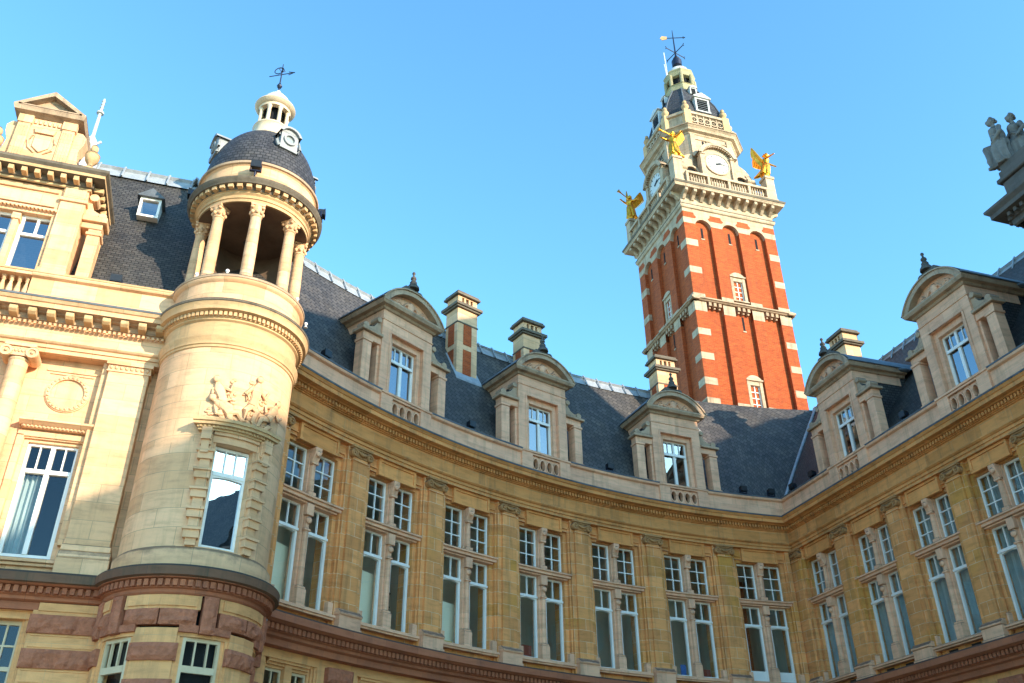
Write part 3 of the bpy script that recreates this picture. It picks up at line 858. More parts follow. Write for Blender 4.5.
for a in (112.74, 106.15, 92.6):
    loc = cpol(a, -2.69, 0)
    c = inst(CH[0], 'chimney', loc, rad(a - 90), curved, .012)
    inst_all(CH[1], 'brick_panel', loc, rad(a - 90), c); inst_all(CH[2], 'chimney_cap', loc, rad(a - 90), c, .012)
    inst(fl.mesh('flashing', 'lead'), 'flashing', loc, rad(a - 90), c)
c = inst(CH[0], 'chimney', (25.75, 29.45, 0), -PI / 2, wing, .012)
inst_all(CH[1], 'brick_panel', (25.75, 29.45, 0), -PI / 2, c); inst_all(CH[2], 'chimney_cap', (25.75, 29.45, 0), -PI / 2, c, .012)

# ------------------------------------------------------------------ ground storey below the red band
def gf_bay(fmap, cv, W):
    h = W / 2
    b = MB(fmap, cv)
    for sg in (-1, 1): b.box(sg * h, sg * .95, -.9, -.22, GZ, 4.96)
    b.box(-.95, .95, -.9, -.22, GZ, 1.2)
    b.box(-.13, .13, -.7, -.3, 1.2, 4.96)
    for k in range(3):
        q = .07 * (k + 1)
        for sg in (-1, 1): b.box(sg * (.95 + .0), sg * (.95 - q), -.7, -.26 - .06 * k, 1.2, 4.96)
        b.box(-.95 + .21, .95 - .21, -.7, -.26 - .06 * k, 4.96 - q, 4.96)
    wall = b.mesh('ground_wall', 'sand')
    f, gl = MB(fmap), MB(fmap)
    for sg in (-1, 1):
        x0, x1 = sorted((sg * .13, sg * .74))
        f.box(x0, x0 + .05, -.5, -.44, 1.2, 4.75); f.box(x1 - .05, x1, -.5, -.44, 1.2, 4.75)
        f.box(x0 + .05, x1 - .05, -.5, -.44, 4.68, 4.75); f.box(x0 + .05, x1 - .05, -.5, -.44, 3.9, 4.0); f.box(x0 + .05, x1 - .05, -.5, -.44, 1.2, 1.28)
        mx = (x0 + x1) / 2; f.box(mx - .02, mx + .02, -.49, -.45, 4.0, 4.68)
        gl.sheet(x0 + .02, x1 - .02, -.475, 1.22, 4.73)
    rk = MB(fmap)
    for z in (4.6, 3.85, 3.1, 2.35, 1.6, .85, .1, -.65, -1.4):
        rk.rock(-.47, .47, -.3, -.02, z, z + .40, .03)
    return wall, f.mesh('ground_window', 'creampaint'), split_meshes(gl, 'ground_pane', 'glass_dark'), rk.mesh('rusticated_pier', 'redrock')
for fm, cv, W, bays, pils, par in ((curve_map, True, 3.3711, [(CL, rad(91.85 + 6.72 * (k - .5) - 90)) for k in range(7)], [(CL, rad(a - 90)) for a in PIL], curved),
                                   (flat_map, False, 3.12, [((XW, y, 0), -PI / 2) for y in (29.73, 26.61, 23.49, 20.37, 17.25)], [((XW, y, 0), -PI / 2) for y in WPY], wing)):
    w, f, gl, rk = gf_bay(fm, cv, W)
    for l, r in bays:
        inst(w, 'ground_wall', l, r, par)
        o = inst(f, 'window', l, r, par); inst_all(gl, 'pane', l, r, o)
    for l, r in pils: inst(rk, 'rusticated_pier', l, r, par)

b = MB(); b.tube([cpol(132.3, .25, 5.75), cpol(132.3, .22, 5.3), cpol(132.3, .02, 4.9), cpol(132.3, .0, GZ)], .075, 10); b.lathe([(.05, 5.2), (.17, 5.3), (.19, 5.62), (.2, 5.66)], cpol(132.3, .26, 0)[:2], 10)
inst(b.mesh('downpipe', 'lead'), 'downpipe', parent=curved)
# ------------------------------------------------------------------ rooms behind the glass
b = MB()
n = 40
angs = [134.5 - i * (134.5 - 86.2) / n for i in range(n + 1)]
for rows in ([(-.9, 6.2), (-4.2, 6.2), (-4.2, 11.45), (-.9, 11.45)], [(-.9, GZ), (-4.2, GZ), (-4.2, 5.0), (-.9, 5.0)]):
    b.grid([[cpol(a, d, z) for a in angs] for d, z in rows])
b.face([cpol(134.5, -.9, 5.0), cpol(134.5, -4.2, 5.0), cpol(134.5, -4.2, 11.45), cpol(134.5, -.9, 11.45)])
b.face([cpol(86.2, -.9, 5.0), cpol(86.2, -4.2, 5.0), cpol(86.2, -4.2, 11.45), cpol(86.2, -.9, 11.45)])
inst(b.mesh('room_wall', 'room'), 'room_wall', parent=curved)
b = MB()
for y0, y1, z0, z1 in ((16.4, 34.6, 6.2, 11.45), (16.4, 34.6, GZ, 5.0)):
    b.grid([[(XW + d, y0 - 1.6, z), (XW + d, y1, z)] for d, z in ((.9, z0), (4.2, z0), (4.2, z1), (.9, z1))])
inst(b.mesh('room_wall', 'room'), 'room_wall', parent=wing)

# ------------------------------------------------------------------ the left pavilion
AX = -7.05                               # its axis of symmetry
XL, XR = -11.45, -2.5
def pst(x): return (lambda d, z: (x, YP - d, z))
pavst = [(pst(XL), 0), (pst(-7), 4.45), (pst(XR), 8.9)]
b = MB(); b.sweep(ENT[:11], pavst); b.sweep(ENT[16:], pavst); pe = inst(b.mesh('entablature', 'cream'), 'entablature', parent=pav)
b = MB(); b.sweep(ENT[10:17], pavst); inst(b.mesh('modillion_bed', 'dirty'), 'modillion_bed', parent=pe)  # darker stone for soot, with the shadow between modillions put into its colour
b = MB(); b.sweep(ENT_TOP, pavst); inst(b.mesh('cornice_capping', 'leaddark'), 'cornice_capping', parent=pe)
b = MB(); b.sweep(BAND[4:], pavst); inst(b.mesh('string_course', 'red'), 'string_course', parent=pav)
b = MB(); b.sweep(BAND[:5], pavst); inst(b.mesh('coping', 'coping'), 'coping', parent=pav)
b = MB(flat_map); b2 = MB(flat_map)
x = -2.75
while x > XL:
    b.prism_s([(.1, 12.5), (.34, 12.52), (.42, 12.58), (.42, 12.69), (.1, 12.69)], x - .1, x + .1)
    x -= .445
x = XL
while x < XR:
    b2.box(x, x + .1, .2, .33, 5.515, 5.655)
    if abs((x - 2.75) % .445 - .22) < .2: pass
    x += .165
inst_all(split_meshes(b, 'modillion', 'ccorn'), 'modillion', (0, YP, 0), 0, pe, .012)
inst(b2.mesh('dentils', 'red'), 'dentils', (0, YP, 0), 0, pav)
b = MB(flat_map); x = XL
while x < XR: b.box(x, x + .06, .1, .17, 12.36, 12.44); x += .12
inst_all(split_meshes(b, 'dentil', 'cream'), 'dentil', (0, YP, 0), 0, pe)
def mir(fn):
    for sg in (1, -1): fn(lambda x: AX + sg * (x - AX))
# main storey wall with window openings
b = MB(flat_map)
for c0 in (-4.66, -9.44, AX):
    b.box(c0 - .69, c0 + .69, -.9, -.35, 9.42, 11.66); b.box(c0 - .69, c0 + .69, -.9, -.35, 5.9, 6.4)
edges = sorted([XL, -4.66 - .69, -4.66 + .69, AX - .69, AX + .69, -9.44 - .69, -9.44 + .69, XR])
for i in range(0, 8, 2): b.box(edges[i], edges[i + 1], -.9, -.35, 5.9, 11.66)
inst(b.mesh('wall', 'cream'), 'wall', (0, YP, 0), 0, pav)
def pav_pil(T):
    b = MB(flat_map)
    x0, x1 = T(-3.8), T(-2.8)
    b.box(x0, x1, -.9, 0, 6.75, 11.4)
    b.box(T(-3.78), T(-3.97), -.4, -.14, 6.75, 11.655)
    o = inst(b.mesh('pilaster', 'cream'), 'pilaster', (0, YP, 0), 0, pav, .015)
    c = MB(flat_map)
    xa, xb = sorted((x0, x1))
    c.box(xa - .04, xb + .04, -.3, .03, 11.36, 11.40); c.box(xa - .02, xb + .02, -.3, .02, 11.4, 11.55); c.box(xa - .07, xb + .07, -.3, .07, 11.55, 11.655)
    for k in range(8):
        xx = xa + .06 + (xb - xa - .12) * k / 7
        c.ball((xx, .03, 11.48), (.045, .04, .06), 8, 5)
    inst(c.mesh('capital', 'cream'), 'capital', (0, YP, 0), 0, o)
    p = MB(flat_map)
    p.box(xa - .04, xb + .04, -.4, .04, 6.6, 6.75); p.box(xa - .08, xb + .08, -.4, .1, 5.95, 6.42)
    p.prism_s([(-.4, 6.42), (.1, 6.42), (.08, 6.5), (.03, 6.6), (-.4, 6.6)], xa - .07, xb + .07)
    inst(p.mesh('pedestal', 'cream'), 'pedestal', (0, YP, 0), 0, o, .015)
mir(pav_pil)
def pav_col(T):
    cx, cy = T(-5.88), YP - .05
    b = MB()
    b.lathe([(.31, 6.6), (.31, 6.72), (.28, 6.75), (.3, 6.8), (.26, 6.86), (.25, 6.9), (.25, 8.4), (.225, 11.22), (.25, 11.25), (.25, 11.29), (.225, 11.3)], (cx, cy), 28, uvr=.25)
    o = inst(b.mesh('column', 'cream'), 'column', parent=pav)
    c = MB(flat_map)
    c.box(-.36, .36, -.36, .3, 11.57, 11.66); c.box(-.28, .28, -.3, .25, 11.32, 11.57)
    for sg in (-1, 1):
        c.disc_d(sg * .3, 11.42, .15, -.26, .26, 18); c.ring_d(sg * .3, 11.42, .09, .145, .26, .29, 18); c.ball((sg * .3, .27, 11.42), .045, 8, 5)
    for k in range(5): c.ball((-.16 + .08 * k, .26, 11.46), (.035, .03, .055), 8, 5)
    inst(c.mesh('capital', 'cream'), 'capital', (cx, cy, 0), 0, o)
    p = MB(flat_map); p.box(-.38, .38, -.5, .38, 5.95, 6.6)
    inst(p.mesh('pedestal', 'cream'), 'pedestal', (cx, cy, 0), 0, o, .015)
mir(pav_col)
def pav_window(c0):
    w, gl = MB(flat_map), MB(flat_map)
    x, z0, z1, df, db = .585, 6.5, 9.34, -.5, -.6
    for sg in (-1, 1): w.box(sg * x, sg * (x - .065), db, df, z0, z1)
    w.box(-x + .065, x - .065, db, df, z0, z0 + .07); w.box(-x + .065, x - .065, db, df, z1 - .06, z1)
    w.box(-x + .065, x - .065, db, df + .02, 8.58, 8.68)
    w.box(-.055, .055, db, df + .02, z0 + .07, 8.58); w.box(-.05, .05, db, df, 8.68, z1 - .06)
    for sg in (-1, 1):
        w.box(sg * .29 - .016, sg * .29 + .016, db, df - .01, 8.68, z1 - .06)
        w.box(sg * (x - .065), sg * (x - .1), db, df + .01, z0 + .07, 8.58)
    gl.sheet(-x + .02, x - .02, -.56, z0 + .02, z1 - .02)
    o = inst(w.mesh('window', 'white'), 'window', (c0, YP, 0), 0, pav)
    inst(gl.mesh('pane', 'glass_dark'), 'pane', (c0, YP, 0), 0, o)
    s = MB(flat_map)
    for sg in (-1, 1): s.box(sg * .70, sg * .585, -.7, -.42, 6.4, 9.45); s.box(sg * .86, sg * .70, -.4, -.3, 6.4, 9.5)
    s.box(-.585, .585, -.7, -.42, 9.34, 9.45); s.box(-.86, .86, -.4, -.3, 9.45, 9.6)
    s.box(-.86, .86, -.6, -.2, 6.33, 6.42); s.box(-.8, .8, -.6, -.26, 6.25, 6.33)
    inst(s.mesh('surround', 'cream'), 'surround', (c0, YP, 0), 0, o, .012)
    hd = MB(flat_map)
    hd.box(-.80, .80, -.4, -.2, 9.64, 9.7); hd.prism_s([(-.4, 9.7), (-.18, 9.7), (-.08, 9.76), (-.04, 9.78), (-.04, 9.84), (-.4, 9.86)], -.86, .86)
    xx = -.76
    while xx < .74: hd.box(xx, xx + .045, -.3, -.15, 9.645, 9.695); xx += .09
    inst(hd.mesh('hood', 'cream'), 'hood', (c0, YP, 0), 0, o, .008)
    r = MB(flat_map)
    r.ring_d(0, 10.72, .40, .50, -.36, -.29, 36); r.ring_d(0, 10.72, .5, .53, -.36, -.32, 36)
    for k in range(26):
        a = 2 * PI * k / 26; r.ball((.45 * math.cos(a), -.29, 10.72 + .45 * math.sin(a)), .036, 7, 5)
    r.box(-.62, .62, -.36, -.32, 11.32, 11.37); r.box(-.52, .52, -.36, -.32, 11.24, 11.27)
    inst(r.mesh('roundel', 'cream'), 'roundel', (c0, YP, 0), 0, pav)
for c0 in (-4.66, AX, -9.44): pav_window(c0)
b = MB(flat_map)
for z0, z1 in ((6.3, 9.45), (GZ, 5.1)):
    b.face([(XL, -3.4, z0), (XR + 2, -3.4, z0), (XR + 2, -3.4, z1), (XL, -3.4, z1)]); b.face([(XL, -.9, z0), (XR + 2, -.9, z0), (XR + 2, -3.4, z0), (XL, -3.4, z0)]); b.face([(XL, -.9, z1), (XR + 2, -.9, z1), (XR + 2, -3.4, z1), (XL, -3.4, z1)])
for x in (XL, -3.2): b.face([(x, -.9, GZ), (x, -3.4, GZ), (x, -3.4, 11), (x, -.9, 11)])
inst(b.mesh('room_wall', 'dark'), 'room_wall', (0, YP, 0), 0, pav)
# ground storey: alternate ochre and rock-faced red courses
b, rk, gw, gg = MB(flat_map), MB(flat_map), MB(flat_map), MB(flat_map)
strips = [(-4.05, -2.5), (-8.15, -5.95), (-11.45, -10.05)]
for x0, x1 in strips:
    b.box(x0, x1, -.9, .08, GZ, 5.2)
    z = 4.70
    while z > GZ - .2:
        if x1 - x0 > 1.0:
            xm = (x0 + x1) / 2 + (.2 if int(z * 10) % 2 else -.25)
            rk.rock(x0 - .03, xm, .0, .16, z, z + .40, .045); rk.rock(xm, x1 + .03, .0, .16, z, z + .40, .045)
        for fz0, fz1 in ((z - .30, z - .26), (z - .06, z - .02)): b.box(x0 + .06, x1 - .06, .08, .10, fz0, fz1)
        z -= .735
b.box(XL, XR, -.9, -.05, 5.18, 5.95)
for x0, x1 in strips: b.box(x0 + .1, x1 - .08, .08, .11, 5.18, 5.36)
for x0, x1 in ((-5.95, -4.05), (-10.05, -8.15)):
    b.box(x0, x1, -.9, -.05, GZ, .9); b.box(x0, x1, -.9, -.1, 5.02, 5.2)
    for q in (0, 1, 2):
        for a, c in ((x0 + q * .07, x0 + (q + 1) * .07), (x1 - q * .07, x1 - (q + 1) * .07)): b.box(a, c, -.7, -.08 - .07 * q, .9, 5.02)
    xa, xb = x0 + .21, x1 - .21
    b.box((xa + xb) / 2 - .15, (xa + xb) / 2 + .15, -.7, -.2, .9, 5.02)
    for u, v in ((xa, (xa + xb) / 2 - .15), ((xa + xb) / 2 + .15, xb)):
        gw.box(u, u + .06, -.44, -.36, .9, 5.02); gw.box(v - .06, v, -.44, -.36, .9, 5.02)
        for zz in (.9, 3.95, 4.93): gw.box(u + .06, v - .06, -.44, -.36, zz, zz + .09)
        gw.box(u + .06, v - .06, -.43, -.37, 4.46, 4.5); gw.box((u + v) / 2 - .02, (u + v) / 2 + .02, -.43, -.37, 4.04, 4.46); gw.box((u + v) / 2 - .02, (u + v) / 2 + .02, -.43, -.37, 4.5, 4.93)
        gg.sheet(u + .02, v - .02, -.405, .95, 5.0)
inst(b.mesh('ground_storey_wall', 'sand'), 'ground_storey_wall', (0, YP, 0), 0, pav, .01)
inst_all([m for m in split_meshes(rk, 'rusticated_block', 'redrock')][:90], 'rusticated_block', (0, YP, 0), 0, pav)
for m in split_meshes(gw, 'window', 'creampaint'): o = inst(m, 'window', (0, YP, 0), 0, pav)
inst_all(split_meshes(gg, 'pane', 'glass_dark'), 'pane', (0, YP, 0), 0, o)
# parapet, with balusters in front of the upper windows
b = MB(); b.sweep(PARA, [(pst(-6.2), 0), (pst(XR), 3.7)]); pp = inst(b.mesh('parapet', 'cream'), 'parapet', parent=pav)
b = MB(); b.sweep(PARA, [(pst(XL), 0), (pst(-7.9), 3.5)]); inst(b.mesh('parapet', 'cream'), 'parapet', parent=pav)
b = MB(); b.sweep(PARA_TOP, [(pst(XL), 0), (pst(XR), 9)]); inst(b.mesh('parapet_capping', 'ccorn'), 'parapet_capping', parent=pp)
b = MB(flat_map)
b.box(-7.9, -6.2, -.2, .1, 13.0, 13.12); b.box(-7.9, -6.2, -.25, .17, 13.8, 13.93)
bl = inst(b.mesh('balustrade', 'cream'), 'balustrade', (0, YP, 0), 0, pav, .01)
bal = MB(); bal.lathe([(.07, 13.12), (.07, 13.17), (.04, 13.2), (.075, 13.32), (.08, 13.4), (.05, 13.55), (.035, 13.64), (.06, 13.68), (.045, 13.72), (.07, 13.76), (.07, 13.8)], (0, 0), 12)
bme = bal.mesh('baluster', 'cream')
for k in range(9): inst(bme, 'baluster', (-7.82 + .19 * k, YP + .05, 0), 0, bl)
b = MB(flat_map); b.box(-7.95, -6.15, -.5, -.4, 13.0, 13.95); inst(b.mesh('parapet_back', 'dark'), 'parapet_back', (0, YP, 0), 0, bl)
# upper storey (the big stone dormer)
b = MB(flat_map)
YU = 22.3
def up(T):
    def bx(x0, x1, *r): a, c = sorted((T(x0), T(x1))); b.box(a, c, *r)
    bx(-6.10, -5.45, -3.5, 0, 13.9, 16.85); bx(-6.14, -5.40, -.3, .06, 16.38, 16.5); bx(-6.14, -5.42, -.3, .05, 13.9, 14.08)
    bx(-6.06, -5.5, -.1, .05, 16.5, 16.86)
    bx(-6.22, -6.10, -.6, -.12, 13.9, 15.92)
    # flanking pier with cap, open slot behind
    bx(-5.24, -4.90, -.55, -.18, 13.95, 15.72); bx(-5.28, -4.86, -.6, -.14, 15.5, 15.6); bx(-5.45, -4.90, -.55, -.16, 15.72, 15.92); bx(-5.45, -4.80, -.66, -.06, 15.92, 16.1)
    bx(-5.27, -4.87, -.58, -.15, 13.95, 14.1)
    # scroll above the pier
    pts = [(-4.92, 16.1), (-4.92, 16.28), (-5.08, 16.3), (-5.24, 16.38), (-5.32, 16.56), (-5.34, 16.86), (-5.45, 16.86), (-5.45, 16.1)]
    pts = [(T(x), z) for x, z in pts]
    b.prism(pts, -.5, -.2)
    b.disc_d(T(-4.97), 16.2, .11, -.54, -.16, 14); b.disc_d(T(-5.3), 16.76, .13, -.54, -.1, 14)
mir(up)
b.box(-7.12, -6.98, -.6, -.06, 13.9, 15.75); b.box(-7.16, -6.94, -.6, -.02, 15.55, 15.75); b.box(-8.0, -6.1, -.6, -.1, 15.86, 16.06); b.box(-8.0, -6.1, -.6, -.02, 16.0, 16.07)
b.box(-8.0, -6.1, -.9, -.08, 16.06, 16.86)
b.box(-7.9, -6.2, -.08, -.02, 16.12, 16.18); b.box(-7.9, -6.2, -.08, -.02, 16.62, 16.68)
xx = -7.95
while xx < -6.15: b.box(xx, xx + .05, -.1, .02, 15.94, 16.0); xx += .1
upo = inst(b.mesh('upper_storey', 'cream'), 'upper_storey', (0, YU, 0), 0, pav, .012)
for c0 in (-6.54, -7.56):
    w, gl = MB(flat_map), MB(flat_map)
    x, z0, z1, df, db = .43, 13.95, 15.86, -.28, -.36
    for sg in (-1, 1): w.box(sg * x, sg * (x - .09), db, df, z0, z1)
    w.box(-.34, .34, db, df, z1 - .07, z1); w.box(-.34, .34, db, df + .02, 15.2, 15.28); w.box(-.03, .03, db, df, 15.28, z1 - .07); w.box(-.34, .34, db, df, z0, z0 + .1)
    gl.sheet(-.4, .4, -.33, z0, z1 - .02)
    o = inst(w.mesh('window', 'white'), 'window', (c0, YU, 0), 0, upo); inst(gl.mesh('pane', 'glass_sky'), 'pane', (c0, YU, 0), 0, upo)
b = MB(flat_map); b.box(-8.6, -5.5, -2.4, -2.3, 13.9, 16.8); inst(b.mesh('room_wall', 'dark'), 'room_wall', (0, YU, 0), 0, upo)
# its cornice with modillions and returns
c = MB(flat_map)
xe = -5.45
rows = []
for d, z in [(0, 16.82), (.05, 16.84), (.05, 16.9), (.1, 16.92), (.1, 17.08), (.38, 17.1), (.38, 17.2), (.45, 17.28), (.46, 17.36), (0, 17.40)]:
    x1, x0 = xe + d, 2 * AX - xe - d
    rows.append([(x0, -3.4, z), (x0, d, z), (x1, d, z), (x1, -3.4, z)])
c.grid(rows[:3]); c.grid(rows[5:7])
ck = MB(flat_map); ck.grid(rows[2:6]); ck.grid(rows[6:]); inst(ck.mesh('cornice_edge', 'sooty'), 'cornice_edge', (0, YU, 0), 0, upo)
c.face([(-9.1, .43, 17.352), (-5.0, .43, 17.352), (-5.0, -3.4, 17.352), (-9.1, -3.4, 17.352)])
co = inst(c.mesh('cornice', 'ccorn'), 'cornice', (0, YU, 0), 0, upo)
m_ = MB(flat_map)
x = xe - .02
while x > 2 * AX - xe: m_.box(x - .07, x + .07, .08, .34, 16.93, 17.08); x -= .335
for k in range(7): m_.box(xe + .08, xe + .34, -.2 - .335 * k, -.06 - .335 * k, 16.93, 17.08)
inst_all(split_meshes(m_, 'modillion', 'ccorn'), 'modillion', (0, YU, 0), 0, upo, .01)
# attic with scrolls and triangular pediment
a_ = MB(flat_map)
a_.box(-7.78, -6.32, -1.3, -.02, 17.36, 19.2); a_.box(-7.85, -6.25, -.4, .04, 17.36, 17.6)
for sg in (-1, 1):
    xc = AX + sg * .59
    a_.box(xc - .17, xc + .17, -.1, .03, 17.6, 18.9); a_.box(xc - .2, xc + .2, -.1, .06, 18.9, 19.2)
    for k in range(4): a_.box(xc - .13 + .07 * k, xc - .10 + .07 * k, .03, .045, 17.7, 18.8)
for k in range(6): a_.box(-7.4 + .125 * k, -7.33 + .125 * k, -.02, .03, 18.95, 19.1)
pts = [(-6.32, 17.36), (-5.75, 17.36), (-5.78, 17.55), (-5.9, 17.66), (-6.05, 17.9), (-6.1, 18.3), (-6.0, 18.6), (-5.98, 18.85), (-6.1, 19.0), (-6.32, 19.02)]
a_.prism(pts, -.6, -.12)
a_.prism([(2 * AX - x, z) for x, z in reversed(pts)], -.6, -.12)
# arms in low relief under a mural crown
a_.prism([(-7.27, 18.55), (-6.83, 18.55), (-6.83, 18.1), (-7.05, 17.9), (-7.27, 18.1)], -.05, .03)
a_.prism([(-7.3, 18.6), (-6.8, 18.6), (-6.76, 18.78), (-6.9, 18.72), (-7.05, 18.82), (-7.2, 18.72), (-7.34, 18.78)], -.05, .05)
for sg in (-1, 1): a_.tube([(AX + sg * .28, .0, 18.5), (AX + sg * .36, .0, 18.3), (AX + sg * .3, .0, 18.05), (AX + sg * .12, 0, 17.88)], [.02, .045, .04, .02], 6)
at = inst(a_.mesh('attic', 'cream'), 'attic', (0, YU, 0), 0, upo, .01)
p_ = MB(flat_map)
rows = []
for d, z in [(0, 19.16), (.08, 19.2), (.2, 19.24), (.24, 19.36), (.24, 19.4), (0, 19.42)]:
    x0, x1 = -7.78 - d, -6.32 + d
    rows.append([(x0, -1.3, z), (x0, d, z), (x1, d, z), (x1, -1.3, z)])
p_.grid(rows)
p_.prism([(-8.02, 19.4), (-6.08, 19.4), (-7.05, 20.06)], -1.3, .02)
for sg in (-1, 1):
    q = [(AX + sg * .98, 19.4), (AX + sg * .80, 19.4), (AX, 19.93), (AX, 20.1)]
    p_.prism(q if sg > 0 else list(reversed(q)), -1.3, .24)
p_.box(-7.9, -6.2, -1.3, .24, 19.38, 19.44)
inst(p_.mesh('pediment', 'dirty'), 'pediment', (0, YU, 0), 0, upo)
def urn(x, y, z):
    b = MB()
    b.lathe([(0, z), (.13, z), (.13, z + .08), (.09, z + .12), (.07, z + .2), (.10, z + .24), (.17, z + .34), (.205, z + .48), (.19, z + .53), (.21, z + .56), (.15, z + .63), (.08, z + .7), (.11, z + .78), (.1, z + .88), (.05, z + .96), (0, z + .98)], (x, y), 18)
    b.box(x - .17, x + .17, y - .17, y + .17, z - .28, z)
    return inst(b.mesh('urn', 'ccorn'), 'urn', parent=upo)
urn(-5.66, YU + .05, 17.64); urn(-8.22, YU + .05, 17.64)
# roof
b = MB(); rows, uvs = [], []
for j in range(9):
    t = j / 8; z = ZR0 + (20.5 - ZR0) * t; yy = YP + .25 + 3.0 * t
    xe_ = .35 - .9 * t
    rows.append([(-14, yy, z), (xe_, yy, z)]); uvs.append([(0, 7.2 * t), (14 + xe_, 7.2 * t)])
b.grid(rows, False, uvs)
rl = inst(b.mesh('roof', 'slate_row'), 'roof', parent=pav)
b = MB(); b.face([(-14, YP + 3.3, 20.5), (-.55, YP + 3.3, 20.5), (-.55, YP + 8, 14), (-14, YP + 8, 14)]); inst(b.mesh('rear_slope', 'slate_row'), 'rear_slope', parent=rl)
ridge([(-14, YP + 3.25, 20.52), (-4, YP + 3.25, 20.52), (-.6, YP + 3.25, 20.52)], pav, [(0, -1, 0)] * 3)
rooflight((-4.13, YP + 1.72, 17.72), 0, rl, .62, .72)
# white finial mast on the ridge
b = MB()
b.lathe([(.34, 20.4), (.36, 20.7), (.2, 20.85), (.3, 20.95), (.26, 21.05), (.12, 21.15), (.2, 21.25), (.1, 21.4), (.06, 21.5), (.05, 22.4), (.05, 22.5), (.12, 22.52), (.12, 22.58), (.04, 22.62), (.035, 23.2), (0, 23.22)], (-6.6, YP + 2.9), 12)
for sg in (-1, 1): b.tube([(-6.6 + sg * .3, YP + 2.9, 21.3), (-6.6 + sg * .14, YP + 2.9, 21.15), (-6.6, YP + 2.9, 21.4)], .05, 6)
for k in range(3): b.lathe([(.04, 22.75 + .15 * k), (.075, 22.79 + .15 * k), (.04, 22.83 + .15 * k)], (-6.6, YP + 2.9), 8)
b.box(-6.95, -6.25, YP + 2.55, YP + 3.25, 19.9, 20.45)
inst(b.mesh('roof_mast', 'whitelead'), 'roof_mast', parent=pav)

# ------------------------------------------------------------------ the corner turret
def tl(prof, mat, name, n=64, uvr=None, par=None, a0=0., a1=360., smooth=True):
    b = MB(); b.lathe(prof, (TX, TY), n, a0, a1, smooth, uvr)
    return inst(b.mesh(name, mat), name, parent=par or turret)
def tmap(s, d, z):                       # s in metres round the shaft from the -90 degree line, d out of radius 1.73
    a = rad(-90) + s / 1.73
    return (TX + (1.73 + d) * math.cos(a), TY + (1.73 + d) * math.sin(a), z)
WA = rad(-71.5 + 90) * 1.73              # window axis
hw = .50
# shaft with the window opening cut in it
a_l, a_r = math.degrees((WA - hw) / 1.73) - 90, math.degrees((WA + hw) / 1.73) - 90
tl([(1.80, 5.9), (1.82, 6.35), (1.77, 6.42), (1.73, 6.46)], 'cream', 'plinth', uvr=1.75)
tl([(1.73, 6.46), (1.73, 9.02)], 'cream', 'shaft', 60, 1.73, None, a_r, a_l + 360)
tl([(1.73, 9.02), (1.73, 11.66)], 'cream', 'shaft', 72, 1.73)
tl([(1.73, 11.64), (1.76, 11.66), (1.76, 11.72), (1.79, 11.74), (1.79, 11.84), (1.84, 11.92), (1.84, 11.97), (1.74, 12.0), (1.74, 12.42), (1.8, 12.46), (1.8, 12.5), (1.83, 12.51), (1.83, 12.64), (1.92, 12.66), (1.98, 12.68), (1.98, 12.8), (2.03, 12.88)], 'ccorn', 'cornice', 72)
tl([(2.02, 12.878), (2.045, 12.9), (2.05, 12.95), (2.03, 12.975), (1.7, 13.03)], 'sooty', 'cornice_edge', 72)
b = MB()
for k in range(96):
    a = 2 * PI * k / 96
    for r0, r1 in ((1.82, 1.9),):
        p = [(TX + r * math.cos(a + q), TY + r * math.sin(a + q)) for r, q in ((r0, -.02), (r1, -.02), (r1, .02), (r0, .02))]
        bot, top = [(x, y, 12.53) for x, y in p], [(x, y, 12.64) for x, y in p]
        b.face(bot); b.face(top)
        for i in range(4): b.face([bot[i], bot[(i + 1) % 4], top[(i + 1) % 4], top[i]])
inst(b.mesh('dentils', 'ccorn'), 'dentils', parent=turret)
tl([(1.72, 13.0), (1.75, 13.1), (1.71, 13.14), (1.71, 13.68), (1.76, 13.72), (1.80, 13.78), (1.80, 13.8)], 'cream', 'parapet', 72, 1.73)
tl([(1.79, 13.8), (1.815, 13.81), (1.82, 13.87), (1.79, 13.91), (1.2, 13.95), (0, 13.95)], 'dirty', 'parapet_capping', 72)
# ground storey
tl([(1.42, GZ), (1.42, 5.42), (1.8, 5.42)], 'dark', 'core', 48)
tl([(1.80, 5.36), (1.84, 5.40), (1.84, 5.47), (1.9, 5.49), (1.9, 5.66), (2.02, 5.68), (2.02, 5.7)], 'red', 'string_course', 72)
tl([(2.0, 5.69), (2.11, 5.72), (2.12, 5.9), (2.08, 5.95), (1.75, 5.98)], 'coping', 'coping', 72)
b = MB()
for k in range(78):
    a = 2 * PI * k / 78
    p = [(TX + r * math.cos(a + q), TY + r * math.sin(a + q)) for r, q in ((1.88, -.026), (1.98, -.026), (1.98, .026), (1.88, .026))]
    bot, top = [(x, y, 5.51) for x, y in p], [(x, y, 5.65) for x, y in p]
    b.face(bot); b.face(top)
    for i in range(4): b.face([bot[i], bot[(i + 1) % 4], top[(i + 1) % 4], top[i]])
inst(b.mesh('dentils', 'red'), 'dentils', parent=turret)
tmc = lambda a: rad(a + 90) * 1.73
gfb, gfr, gfw, gfg = MB(tmap, True), MB(tmap, True), MB(tmap), MB(tmap)
gfb.curved = True
for a in (-172, -105, -38, 29, 96, 163):                       # piers between the ground windows
    s0, s1 = tmc(a - 14.5), tmc(a + 14.5)
    gfb.box(s0, s1, -.2, .05, GZ, 4.66)
    z = 3.98
    while z > GZ:
        gfr.rock(s0 - .06, s1 + .06, -.1, .12, z, z + .36, .045, .08); z -= .735
